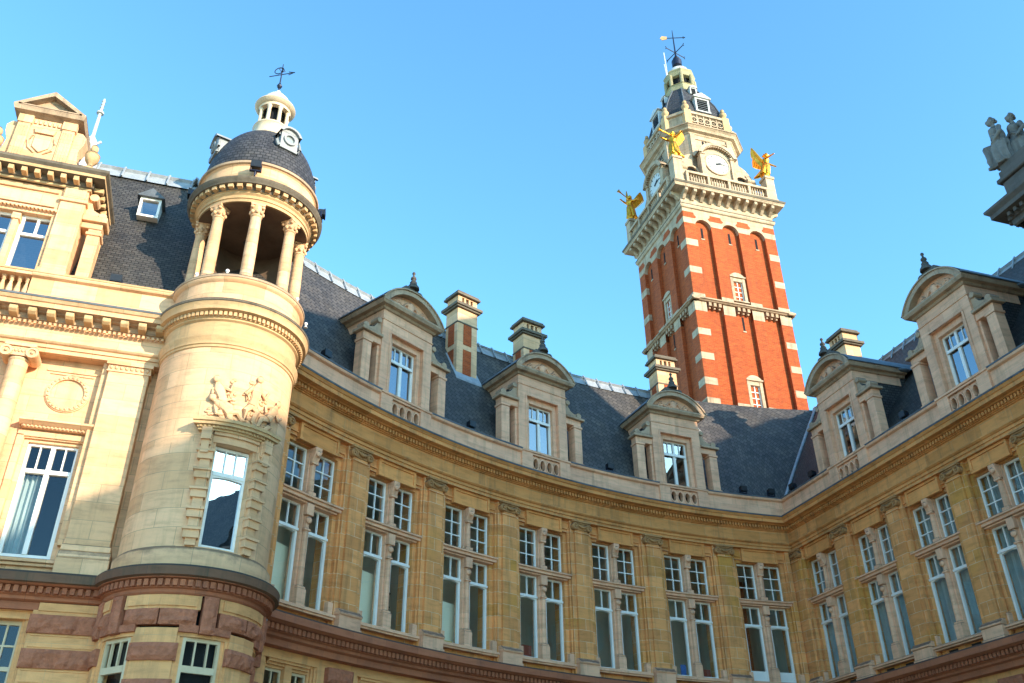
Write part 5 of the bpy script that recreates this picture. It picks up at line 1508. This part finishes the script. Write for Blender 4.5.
s2.box(-.24, -.17, -.7, 0, 44.75, 45.35); s2.box(.17, .24, -.7, 0, 44.75, 45.35); s2.box(-.17, .17, -.7, 0, 45.28, 45.35); s2.prism([(-.32, 45.35), (.32, 45.35), (0, 45.58)], -.8, .06); s2m = s2.mesh('small_dormer', 'whitelead')
s3 = MB(flat_map); s3.box(-.17, .17, -.5, -.05, 44.75, 45.28); s3m = s3.mesh('small_dormer_back', 'dark')
for rz, ap in SIDES:
    loc = (TCX + 2.22 * math.sin(rz), TCY - 2.22 * math.cos(rz), 0)
    o = inst(lvm, 'louvred_dormer', loc, rz, dme); inst(ldm, 'louvre_back', loc, rz, dme); inst(lsm, 'louvre_slats', loc, rz, dme)
    loc = (TCX + 1.5 * math.sin(rz), TCY - 1.5 * math.cos(rz), 0)
    inst(s2m, 'small_dormer', loc, rz, dme); inst(s3m, 'small_dormer_back', loc, rz, dme)
for x, y in octo(2.3, 1.36):
    b = MB(); cx, cy = TCX + x, TCY + y
    b.box(cx - .24, cx + .24, cy - .24, cy + .24, 40.5, 41.97)
    b.lathe([(.1, 41.95), (.1, 42.05), (.2, 42.2), (.25, 42.38), (.18, 42.55), (.1, 42.65), (.14, 42.75), (.1, 42.87), (0, 42.95)], (cx, cy), 12)
    inst(b.mesh('urn', 'ccorn'), 'urn', parent=st)
# lantern
b = MB(); octrows(b, [(1.08, .45, 45.56), (1.12, .46, 45.71), (1.0, .41, 45.82), (1.0, .41, 46.22), (1.06, .44, 46.27), (1.0, .41, 46.34)])
ln = inst(b.mesh('lantern', 'green'), 'lantern', parent=tower)
b = MB()
for k in range(8):
    a = PI / 4 * k + PI / 8
    x, y = TCX + .98 * math.cos(a), TCY + .98 * math.sin(a)
    b.tube([(x, y, 46.27), (x, y, 47.28)], .13, 8)
b.lathe([(.8, 47.11), (1.02, 47.17), (1.04, 47.45), (1.04, 47.50), (1.1, 47.64), (1.08, 47.73), (.8, 47.79)], (TCX, TCY), 8, 22.5, 382.5, False)
inst_all(split_meshes(b, 'lantern_column', 'green'), 'lantern_column', parent=ln)
b = MB(); b.lathe([(.75, 46.27), (.75, 47.28)], (TCX, TCY), 8); inst(b.mesh('lantern_core', 'dark'), 'lantern_core', parent=ln)
b = MB(); b.lathe([(.86, 47.75), (.84, 47.95), (.7, 48.29), (.45, 48.51), (.2, 48.62), (0, 48.64)], (TCX, TCY), 20); inst(b.mesh('lantern_cap', 'whitelead'), 'lantern_cap', parent=ln)
b = MB(); b.lathe([(.1, 48.60), (.2, 48.73), (.16, 48.83), (.34, 48.98), (.35, 49.23), (.36, 49.48), (.18, 49.65), (.24, 49.75), (.12, 49.85), (.1, 50.03), (.06, 50.09), (.04, 52.03), (.02, 52.73), (0, 52.75)], (TCX, TCY), 14)
for a in (.25, .25 + PI / 2):
    c, s_ = math.cos(a), math.sin(a)
    b.tube([(TCX - .85 * c, TCY - .85 * s_, 50.38), (TCX + .85 * c, TCY + .85 * s_, 50.38)], .035, 6)
    for sg in (-1, 1):
        for dz in (-.12, .12): b.tube([(TCX + sg * .8 * c, TCY + sg * .8 * s_, 50.38), (TCX + sg * .9 * c, TCY + sg * .9 * s_, 50.38 + dz)], .03, 5)
c, s_ = math.cos(-.35), math.sin(-.35)
b.tube([(TCX - .5 * c, TCY - .5 * s_, 51.93), (TCX + .75 * c, TCY + .75 * s_, 51.93)], .03, 6)
b.tube([(TCX + .7 * c, TCY + .7 * s_, 52.03), (TCX + .85 * c, TCY + .85 * s_, 51.93), (TCX + .7 * c, TCY + .7 * s_, 51.83)], .03, 5)
wv = inst(b.mesh('weathervane', 'iron'), 'weathervane', parent=ln)
b = MB()
poly = [(-.45, 51.81), (-.8, 51.73), (-.95, 51.93), (-.8, 52.15), (-.45, 52.07)]
b.fmap = lambda s, d, z: (TCX + s * c - d * s_, TCY + s * s_ + d * c, z)
b.prism(poly, -.02, .02)
inst(b.mesh('vane_flag', 'ccorn'), 'vane_flag', parent=wv)
b = MB(); b.tube([(TCX - 1.2, TCY - .5, 47.2), (TCX - 1.25, TCY - .5, 49.4)], .04, 6); b.tube([(TCX - 1.32, TCY - .6, 47.0), (TCX - 1.4, TCY - .6, 48.1)], .03, 6); inst(b.mesh('aerial', 'whitelead'), 'aerial', parent=ln)

# ------------------------------------------------------------------ right pavilion (mostly outside the frame; its unseen roofs are shaped to shade the court)
PX, PYE = 20.85, 15.5
b = MB(); b.box(PX + .1, PX + 12, -26, PYE - .5, GZ, 16.85); body = inst(b.mesh('wall', 'statue'), 'wall', parent=rpav)
rows = []
for d, z in [(0, 16.6), (.06, 16.64), (.06, 16.82), (.12, 16.84), (.12, 17.0), (.42, 17.02), (.42, 17.16), (.52, 17.28), (.52, 17.36), (0, 17.42)]:
    rows.append([(PX + 12, PYE + d, z), (PX - d, PYE + d, z), (PX - d, -14, z)])
b = MB(); b.grid(rows); b.face([(PX, PYE, 17.41), (PX + 12, PYE, 17.41), (PX + 12, -14, 17.41), (PX, -14, 17.41)]); inst(b.mesh('cornice', 'statue'), 'cornice', parent=rpav)
b = MB()
y = PYE - .05
while y > 5: b.box(PX - .3, PX, y - .1, y, 16.86, 16.99); y -= .24
x = PX + .1
while x < PX + 3: b.box(x, x + .1, PYE, PYE + .3, 16.86, 16.99); x += .24
inst(b.mesh('dentils', 'statue'), 'dentils', parent=rpav)
b = MB(); b.box(PX - .02, PX + 1.6, PYE - 2.0, PYE - .05, 17.38, 18.2); b.box(PX - .12, PX + 1.7, PYE - 2.1, PYE + .06, 18.2, 18.36); b.box(PX - .04, PX + 1.6, PYE - 2.0, PYE - .04, 18.36, 18.62); b.box(PX + .02, PX + 1.5, PYE - 1.9, PYE - .1, 18.62, 18.86)
inst(b.mesh('statue_pedestal', 'statue'), 'statue_pedestal', parent=rpav, bevel=.03)
PFX = PX - .45
for y in (13.3, 10.18, 7.06, 3.94, .82): place_bay(WB, (PFX, y, 0), -PI / 2, rpav)
for y in (14.86, 11.74, 8.62, 5.5, 2.38, -.74): place_pil(WP, (PFX, y, 0), -PI / 2, rpav)
pst_ = [(lambda d, z: (PX + 2, 15.0 + d, z), 0), (lambda d, z: (PFX - d, 15.0 + d, z), 2.5), (lambda d, z: (PFX - d, -2.3, z), 20)]
for prof, nm, mt in ((ENT + ENT_TOP[1:], 'entablature', 'corn'), (BAND, 'string_course', 'red'), ([(-.25, 5.2), (-.25, GZ)], 'ground_storey_wall', 'sand'), ([(-.05, 12.9), (-.05, 13.9), (-.6, 13.9)], 'blocking_course', 'pale')):
    b = MB(); b.sweep(prof, pst_); inst(b.mesh(nm, mt), nm, parent=rpav)
def hip(x0, x1, y0, y1, z0, z1, ix0, ix1, iy0, iy1, name):
    b = MB()
    base = [(x0, y1, z0), (x1, y1, z0), (x1, y0, z0), (x0, y0, z0)]
    top = [(x0 + ix0, y1 - iy1, z1), (x1 - ix1, y1 - iy1, z1), (x1 - ix1, y0 + iy0, z1), (x0 + ix0, y0 + iy0, z1)]
    for i in range(4): b.face([base[i], base[(i + 1) % 4], top[(i + 1) % 4], top[i]])
    b.face(top)
    return inst(b.mesh(name, 'slate_row'), name, parent=rpav)
hip(PX + 1.8, PX + 12, -9.8, 14.6, 17.42, 30.3, 2.8, 3, .4, 1.6, 'roof')  # unseen high roof, shaped to throw shade over the curved wing
hip(PX + 1.0, PX + 12, -26, -9.8, 17.42, 23.9, 3.2, 3, 3, .1, 'low_shade_roof')  # unseen lower roof, ridge set for the shadow edge on turret and left pavilion
b = MB(); b.box(44, 60, -12, 7, GZ, 29.5); inst(b.mesh('shade_block', 'ochre'), 'shade_block', parent=rpav)  # unseen block added only to shade the roofs, not part of the pavilion
hip(43.5, 60.5, -12.5, 7.5, 29.5, 31.2, 2, 2, 2, 2, 'shade_block_roof')  # roof of the added shading block

# ------------------------------------------------------------------ statues
def remesh(o, vox, smooth=2):
    m = o.modifiers.new('fuse', 'REMESH'); m.mode = 'VOXEL'; m.voxel_size = vox; m.use_smooth_shade = True
    if smooth:
        s = o.modifiers.new('soften', 'SMOOTH'); s.factor = .5; s.iterations = smooth
    return o
def robe(b, rings, n=28, folds=9, amp=.12, ph=0.):
    """rings of (x,y,z,rx,ry,fold strength)"""
    rows = []
    for x, y, z, rx, ry, k in rings:
        row = []
        for i in range(n):
            a = 2 * PI * i / n
            q = 1 + amp * k * math.sin(folds * a + ph + 1.5 * z) + .4 * amp * k * math.sin(5 * a - 2 * z)
            row.append((x + rx * q * math.cos(a), y + ry * q * math.sin(a), z))
        rows.append(row)
    b.grid(rows, False, None, True); b.face(rows[0]); b.face(list(reversed(rows[-1])))
def head(b, c, r, look):
    lx, ly = math.cos(look), math.sin(look)
    b.ball(c, (r * .82, r * .82, r), 14, 10)
    b.ball((c[0] + lx * r * .28, c[1] + ly * r * .28, c[2] - r * .4), (r * .6, r * .6, r * .62), 10, 8)          # jaw
    b.tube([(c[0] + lx * r * .8, c[1] + ly * r * .8, c[2] + r * .15), (c[0] + lx * r * 1.02, c[1] + ly * r * 1.02, c[2] - r * .22)], [r * .12, r * .2], 6)   # nose
    b.ball((c[0] + lx * r * .72, c[1] + ly * r * .72, c[2] + r * .22), (r * .4, r * .4, r * .12), 8, 5)         # brow
    b.ball((c[0] + lx * r * .78, c[1] + ly * r * .78, c[2] - r * .52), (r * .26, r * .26, r * .1), 8, 5)        # mouth
    for sg in (-1, 1): b.ball((c[0] - ly * sg * r * .8, c[1] + lx * sg * r * .8, c[2]), (r * .16, r * .16, r * .26), 6, 5)
def curls(b, c, r, look, seed=1, bun=True):
    q = random.Random(seed)
    for k in range(26):
        a = look + PI + q.uniform(-1.9, 1.9); e = q.uniform(-.2, 1.4)
        b.ball((c[0] + r * .86 * math.cos(a) * math.cos(e), c[1] + r * .86 * math.sin(a) * math.cos(e), c[2] + r * .25 + r * .75 * math.sin(e)), r * q.uniform(.26, .38), 7, 5)
    if bun: b.ball((c[0] - math.cos(look) * r * 1.05, c[1] - math.sin(look) * r * 1.05, c[2] + r * .1), r * .42, 8, 6)
def hand(b, p, dirv, sz):
    d = Vector(dirv).normalized(); p = Vector(p)
    side = d.cross(Vector((0, 0, 1)))
    if side.length < .1: side = Vector((1, 0, 0))
    side.normalize(); up = side.cross(d)
    b.ball(tuple(p + d * sz * .3), sz * .36, 8, 6)
    for k, L in enumerate((.7, .85, .9, .75)):
        o = side * sz * (-.27 + .18 * k)
        b.tube([tuple(p + d * sz * .45 + o), tuple(p + d * sz * (.45 + L * .35) + o + up * sz * .05), tuple(p + d * sz * (.45 + L * .6) + o - up * sz * .12)], [sz * .11, sz * .09, sz * .07], 5)
    b.tube([tuple(p + d * sz * .2 - side * sz * .3), tuple(p + d * sz * .55 - side * sz * .48 - up * sz * .1)], [sz * .12, sz * .08], 5)
def wing_part(par, root, mid, tip, chord, nrm, name='wing'):
    """a thick feathered wing: covert edge from root to tip, primaries hanging off it"""
    b = MB()
    root, mid, tip, nrm, ch = Vector(root), Vector(mid), Vector(tip), Vector(nrm).normalized(), Vector(chord)
    n = 11
    for k in range(n):
        t = k / (n - 1)
        p = root * (1 - t) ** 2 + mid * 2 * t * (1 - t) + tip * t * t
        L = .75 + .55 * t
        f = ch * L + (tip - root) * (.22 * t)
        w = .085
        ax = (mid - root).normalized() * w
        q0, q1, q2 = p, p + f * .55 + ax * .3, p + f
        th = nrm * (.018 + .012 * (k % 2))
        for a, c in ((q0, q1), (q1, q2)):
            wa = 1.0 if a is q0 else 1.1
            wc = 1.1 if c is q1 else .25
            pts = [a - ax * wa, a + ax * wa, c + ax * wc, c - ax * wc]
            b.face([tuple(x + th) for x in pts]); b.face([tuple(x - th) for x in pts])
            for i in range(4): b.face([tuple(pts[i] + th), tuple(pts[(i + 1) % 4] + th), tuple(pts[(i + 1) % 4] - th), tuple(pts[i] - th)])
    b.tube([tuple(root), tuple(root * .3 + mid * .6 + tip * .1), tuple(root * .05 + mid * .35 + tip * .6), tuple(tip)], [.1, .1, .075, .03], 8)
    return inst(b.mesh(name, 'gold'), name, parent=par)
def gilded(loc, label, lean, armdir, look, wings, trumpet, seed):
    """a winged herald about 2.1 m high standing on a ball"""
    x, y, z = loc
    b = MB()
    b.ball((x, y, z + .14), .2, 12, 8)
    lx, ly = math.cos(look), math.sin(look)
    def P(h, f=0., sd=0.): return (x + lean[0] * h + lx * f - ly * sd, y + lean[1] * h + ly * f + lx * sd, z + h)
    rings = []
    for h, rx, k in ((.25, .30, 1.3), (.45, .27, 1.2), (.75, .25, 1.0), (1.0, .22, .6), (1.18, .165, .3), (1.32, .17, .15), (1.5, .2, .1), (1.6, .16, 0), (1.66, .08, 0)):
        p = P(h, -.1 * (1 - h) if h < 1 else 0)
        rings.append((p[0], p[1], p[2], rx, rx * .85, k))
    robe(b, rings, 24, 8, .12, seed)
    b.tube([P(.5, -.2), P(.3, -.42, .05), P(.28, -.6, .1)], [.16, .12, .05], 8)               # blown drapery
    b.tube([P(.35, .05, -.08), P(.2, .1, -.1), P(.16, .22, -.1)], [.09, .07, .04], 7)        # forward foot
    b.tube([P(1.58), P(1.72)], [.075, .065], 8)
    hd = P(1.86, .03); head(b, hd, .15, look); curls(b, hd, .15, look, seed)
    for sg, ad in zip((-1, 1), armdir):
        s0 = P(1.52, 0, sg * .18); a = Vector(ad).normalized()
        e = Vector(s0) + a * .24 + Vector((0, 0, -.06)); w = e + a * .22
        b.tube([s0, tuple(e), tuple(w)], [.075, .06, .045], 8); hand(b, w, a, .14)
    o = inst(b.mesh('gilded_statue', 'gold'), 'gilded_statue', (0, 0, 0))
    remesh(o, .022)
    # put the origin at the base
    o.data.transform(Matrix.Diagonal((1.22, 1.22, 1, 1)) @ Matrix.Translation((-x, -y, -z))); o.location = (x, y, z); WM[o] = Matrix.Translation((x, y, z))
    tag(o, label, 'statue', 'gilded winged statues on the tower corners')
    for r, m, t, ch, nrm in wings:
        f = lambda q: P(1.4 + q[2], 0, 0)[0] + q[0]
        conv = lambda q: (P(1.4)[0] + q[0], P(1.4)[1] + q[1], z + 1.4 + q[2])
        wing_part(o, conv(r), conv(m), conv(t), ch, nrm)
    if trumpet:
        a = Vector(armdir[trumpet - 1]).normalized()
        s0 = Vector(P(1.78, .18)); e = s0 + a * .85
        tb = MB(); tb.tube([tuple(s0), tuple(s0 + a * .55), tuple(s0 + a * .74), tuple(e)], [.03, .04, .07, .13], 10)
        inst(tb.mesh('trumpet', 'gold'), 'trumpet', parent=o)
    return o
ZP = 36.85
gilded((TCX - 3.12, TCY - 3.12, ZP), 'gilded winged herald blowing a trumpet on the tower corner between the two clock faces', (.02, 0), ((-1, -.15, .12), (.2, -1, -.1)), rad(195),
       [((.1, .12, 0), (.42, .18, .35), (.72, .2, 1.15), (.12, .06, -.62), (.2, 1, .1)), ((-.05, .15, 0), (.2, .4, .4), (.35, .6, .95), (.05, .12, -.6), (1, -.2, 0))], 1, 3)
gilded((TCX + 3.12, TCY - 3.12, ZP), 'gilded winged figure reaching out to the right on the tower corner right of the clock', (.12, 0), ((.25, -1, -.2), (.9, -.3, -.55)), rad(-35),
       [((-.1, .1, 0), (-.35, .2, .5), (-.62, .25, 1.15), (.02, .05, -.8), (.3, 1, 0)), ((-.02, .16, 0), (-.1, .5, .45), (-.2, .75, 1.0), (.02, .1, -.7), (1, .2, 0))], 0, 8)
gilded((TCX - 3.12, TCY + 3.12, ZP), 'gilded herald with both wings raised, lowest statue, at the far left tower corner', (0, 0), ((-1, -.35, .3), (.2, -.8, -.3)), rad(200),
       [((.1, .0, 0), (.4, -.05, .4), (.75, -.1, 1.05), (.1, .05, -.7), (.1, 1, 0)), ((-.05, .1, 0), (.0, .3, .6), (.0, .35, 1.35), (.02, .12, -.75), (1, .1, 0))], 1, 14)
# stone pair on the right pavilion
SX, SY, SZ = PX + .28, PYE - .32, 18.84
def stone_figure(x, y, z, look, lean, seed, label, arm, name):
    b = MB()
    lx, ly = math.cos(look), math.sin(look)
    def P(h, f=0., sd=0.): return (x + lean[0] * h + lx * f - ly * sd, y + lean[1] * h + ly * f + lx * sd, z + h)
    rings = []
    for h, rx, ry, k, f in ((0, .36, .33, 1.2, .1), (.15, .37, .34, 1.4, .12), (.5, .36, .32, 1.3, .12), (.8, .36, .31, 1.1, .08), (1.05, .33, .27, .7, 0), (1.25, .26, .2, .4, 0), (1.5, .31, .21, .4, 0), (1.68, .32, .19, .2, 0), (1.8, .2, .14, .1, 0), (1.84, .1, .09, 0, 0)):
        p = P(h, f); rings.append((p[0], p[1], p[2], rx, ry, k))
    robe(b, rings, 40, 9, .13, seed)
    b.tube([P(1.0, .12, -.2), P(.95, .45, -.2), P(.4, .5, -.18), P(.05, .5, -.18), P(.03, .68, -.18)], [.2, .19, .14, .11, .07], 10)      # bent leg under drapery
    b.tube([P(.9, .05, .2), P(.5, .2, .22), P(.05, .22, .22), P(.03, .4, .22)], [.19, .15, .1, .06], 10)
    for k in range(7):                                                               # heavy swags across the lap
        t = k / 6
        b.tube([P(1.0 - .1 * t, .24, -.32), P(.82 - .45 * t, .42 - .1 * t, 0), P(.95 - .5 * t, .2, .34)], [.045, .06, .04], 6)
    b.tube([P(1.55, .1, -.3), P(1.3, .24, .1), P(1.1, .15, .33)], [.06, .08, .07], 7)
    b.tube([P(1.8), P(1.98, .02)], [.1, .085], 9)
    hd = P(2.14, .05); head(b, hd, .17, look); curls(b, hd, .175, look, seed)
    for sg, (e, w) in zip((-1, 1), arm):
        s0 = P(1.64, 0, sg * .3)
        b.tube([s0, P(*e), P(*w)], [.11, .09, .06], 9); hand(b, P(*w), Vector(P(*w)) - Vector(P(*e)), .17)
    o = inst(b.mesh(name, 'statue'), name)
    o.data.transform(Matrix.Scale(.86, 4) @ Matrix.Translation((-x, -y, -z))); o.location = (x, y, z); WM[o] = Matrix.Translation((x, y, z))
    remesh(o, .02, 1)
    return tag(o, label, 'statue', 'stone figures on the right pavilion')
stone_figure(SX, SY, SZ, rad(150), (0, .05), 2, 'weathered grey stone figure, left one of the pair, looking down from the cornice corner', ((( 1.3, .12, -.42), (1.0, .35, -.3)), ((1.28, .1, .44), (1.02, .32, .2))), 'stone_statue')
stone_figure(SX + .5, SY - .2, SZ + .05, rad(165), (0, 0), 6, 'weathered grey stone robed figure, right one of the pair, with drapery over its lap', (((1.35, .2, -.42), (1.2, .5, -.2)), ((1.3, .05, .48), (1.0, .3, .4))), 'stone_statue')

# ------------------------------------------------------------------ floodlights and small lamps
fb_ = MB(flat_map)
fb_.box(-.16, .16, -.1, .1, .12, .36); fb_.box(-.18, .18, .1, .14, .1, .38)
for k in range(5): fb_.box(-.14 + .065 * k, -.12 + .065 * k, -.15, -.1, .14, .34)
fbm = fb_.mesh('flood_housing', 'black')
fbk = MB(flat_map); fbk.box(-.2, -.17, -.03, .03, 0, .26); fbk.box(.17, .2, -.03, .03, 0, .26); fbk.box(-.2, .2, -.05, .05, -.02, .02); fbk.tube([(0, 0, -.22), (0, 0, 0)], .03, 6)
fbkm = fbk.mesh('flood_bracket', 'iron')
fgl = MB(flat_map); fgl.box(-.15, .15, .14, .145, .13, .35); fgm = fgl.mesh('flood_glass', 'black')
def flood(loc, rz, label, sc=1.):
    t = thing('floodlight', loc, label, 'floodlight', 'floodlights along the gutters and turret')
    sc *= .82
    for me, nm in ((fbm, 'housing'), (fbkm, 'bracket'), (fgm, 'lens')):
        o = inst(me, nm, loc, rz, t); o.scale = (sc,) * 3
for a, lab in ((128.93, 'black floodlight on the gutter between the round turret and the first dormer'),
               (115.38, 'black floodlight on the gutter between the first and second dormer from the turret'),
               (101.89, 'black floodlight on the gutter between the second and third dormer from the turret'),
               (88.94, 'black floodlight on the gutter right of the third dormer from the turret'),
               (86.3, 'black floodlight on the curved gutter, nearest left of the roof valley')):
    flood(cpol(a, -.2, 14.16), rad(a - 90), lab)
for y, lab in ((30.75, 'black floodlight right at the foot of the roof valley on the wing gutter'), (29.3, 'black floodlight between the roof valley and the first dormer of the right wing'), (23.5, 'black floodlight on the gutter between the two dormers of the right wing')):
    flood((XW + .2, y, 14.16), -PI / 2, lab)
flood((-4.23, YP + .25, 14.12), 0, 'black floodlight on the sunlit gutter below the left roof skylight')
for a, lab in ((-95, 'black floodlight facing forward at the middle of the turret dome base'), (-178, 'black floodlight jutting from the left side of the turret dome base'), (-8, 'black floodlight jutting from the right side of the turret dome base')):
    flood((TX + 1.92 * math.cos(rad(a)), TY + 1.92 * math.sin(rad(a)), 17.42), rad(a + 90), lab, 1.0)
gb = MB(); gb.ball((0, 0, .07), .055, 12, 8); gbm = gb.mesh('lamp_globe', 'white')
gs = MB(); gs.tube([(0, 0, -.05), (0, 0, .04)], .03, 8); gs.lathe([(.06, -.06), (.06, -.04), (.03, -.03)], (0, 0), 8); gsm = gs.mesh('lamp_base', 'whitelead')
def globe(loc, label):
    t = thing('globe_lamp', loc, label, 'lamp', 'small white globe lamps round the turret')
    inst(gbm, 'globe', loc, 0, t); inst(gsm, 'base', loc, 0, t)
for a, r, lab in ((-133.9, 1.72, 'small white globe lamp beside the second belvedere column from the left'), (-28, 1.72, 'small white globe lamp on the turret ledge beside the rightmost front column'), (-104, 1.7, 'small white globe lamp just left of the middle belvedere column')):
    globe((TX + r * math.cos(rad(a)), TY + r * math.sin(rad(a)), 13.97), lab)
globe((TX - 1.9, TY + .1, 13.98), 'small white globe lamp on the parapet where turret meets left pavilion')
globe((TX + 1.9, TY + .5, 14.0), 'small white globe lamp on the gutter at the right edge of the turret')

# ------------------------------------------------------------------ things seen through the windows
def in_bay(k): return rad(91.85 + 6.72 * (k - .5) - 90)
def inner(me, name, k, label, cat, group=None, rot=None):
    o = inst(me, name, CL, in_bay(k))
    return tag(o, label, cat, group)
words = {6: 'first', 5: 'second', 4: 'third'}
for k in (6, 5, 4):
    for side in (0, 1):
        b = MB(curve_map)
        s0, s1 = ((-.95, .02), (.12, .52))[side]
        d0, d1 = ((-.72, -.9), (-.7, -1.2))[side]
        zt = 8.2 if k != 4 else 7.9
        th = .04
        for dd in (0, -th): b.face([(s0, d0 + dd, 6.25), (s1, d1 + dd, 6.25), (s1, d1 + dd, zt), (s0, d0 + dd, zt)])
        for p, q in (((s0, d0), (s0, d0 - th)), ((s1, d1), (s1, d1 - th))): b.face([(*p, 6.25), (*q, 6.25), (*q, zt), (*p, zt)])
        b.face([(s0, d0, zt), (s1, d1, zt), (s1, d1 - th, zt), (s0, d0 - th, zt)])
        inner(b.mesh('exhibition_board', 'board'), 'exhibition_board', k, f'pale board behind the {"left" if side == 0 else "right"} pane of the {words[k]} window from the turret', 'board', 'pale exhibition boards behind the windows')
    b = MB(curve_map); b.tube([(-.93, -.62, 6.45), (-.80, -.66, 7.6)], .035, 6)
    inner(b.mesh('wooden_lath', 'redwood'), 'wooden_lath', k, f'thin red lath leaning before the board in the {words[k]} window from the turret', 'lath', 'red laths behind the windows')
for k in (6, 5):
    b = MB(curve_map)
    b.tube([(.72, -1.1, 6.2), (.72, -1.1, 8.0)], .02, 6)
    for q in range(4): b.tube([(.5, -1.1, 6.5 + .3 * q), (.88, -1.1, 6.5 + .3 * q)], .014, 5)
    b.tube([(.5, -1.1, 6.2), (.5, -1.1, 7.4)], .016, 5); b.tube([(.6, -1.1, 8.0), (.85, -1.1, 7.8)], .05, 6)
    inner(b.mesh('metal_stand', 'black'), 'metal_stand', k, f'thin black metal stand behind the right pane of the {words[k]} window from the turret', 'stand', 'black stands behind the windows')
b = MB(curve_map); b.box(-.95, -.25, -.85, -.65, 6.44, 6.62)
inner(b.mesh('yellow_card', 'yellow'), 'yellow_card', 4, 'yellow card row lying on the sill inside the third window from the turret', 'card')
b = MB(curve_map); b.box(-.8, -.25, -.72, -.66, 6.45, 6.95)
o = inner(b.mesh('dark_picture', 'redwood'), 'picture', 3, 'dark framed picture leaning inside the left pane of the fourth window from the turret', 'picture')
b = MB(curve_map); b.box(.22, .5, -.72, -.66, 6.45, 7.05)
inner(b.mesh('dark_picture', 'redwood'), 'picture', 3, 'dark framed picture leaning inside the right pane of the fourth window from the turret', 'picture')
b = MB(curve_map); b.box(-.45, -.22, -.72, -.69, 6.47, 6.95)
inner(b.mesh('blue_card', 'bluecard'), 'blue_card', 1, 'bright blue card inside the left pane of the sixth window from the turret', 'card')
b = MB(curve_map); b.box(.5, .85, -.75, -.71, 6.47, 6.85)
inner(b.mesh('blue_card', 'redwood'), 'red_card', 1, 'small red card inside the right pane of the sixth window from the turret', 'card')
def curtain(y, side, label):
    b = MB(flat_map)
    s0, s1 = (-.99, -.18) if side < 0 else (.18, .99)
    rows = []
    n = 44
    for z in (6.35, 8.0, 9.6, 11.2):
        rows.append([(s0 + (s1 - s0) * i / n, -.74 + .075 * math.sin(i * 1.15 + z * .15) + .03 * math.sin(i * .41 + z), z) for i in range(n + 1)])
    b.grid(rows, True)
    return tag(inst(b.mesh('curtain', 'curtain'), 'curtain', (XW, y, 0), -PI / 2), label, 'curtain', 'curtains in the right wing')
for y, nm in ((29.73, 'nearest the inner corner'), (26.61, 'under the first right wing dormer'), (23.49, 'between the two right wing dormers'), (20.37, 'under the second right wing dormer')):
    for sd in (-1, 1): curtain(y, sd, f'teal curtain in the {"left" if sd < 0 else "right"} light of the window {nm}')

b = MB(flat_map)
b.grid([[(-5.24 + .50 * i / 30, -.75 + .05 * math.sin(i * .9) + .02 * math.sin(i * .37), z) for i in range(31)] for z in (6.5, 7.5, 8.6)], True)
tag(inst(b.mesh('curtain', 'curtain'), 'curtain', (0, YP, 0)), 'pale cream curtain behind the left pane of the big sunlit pavilion window', 'curtain')
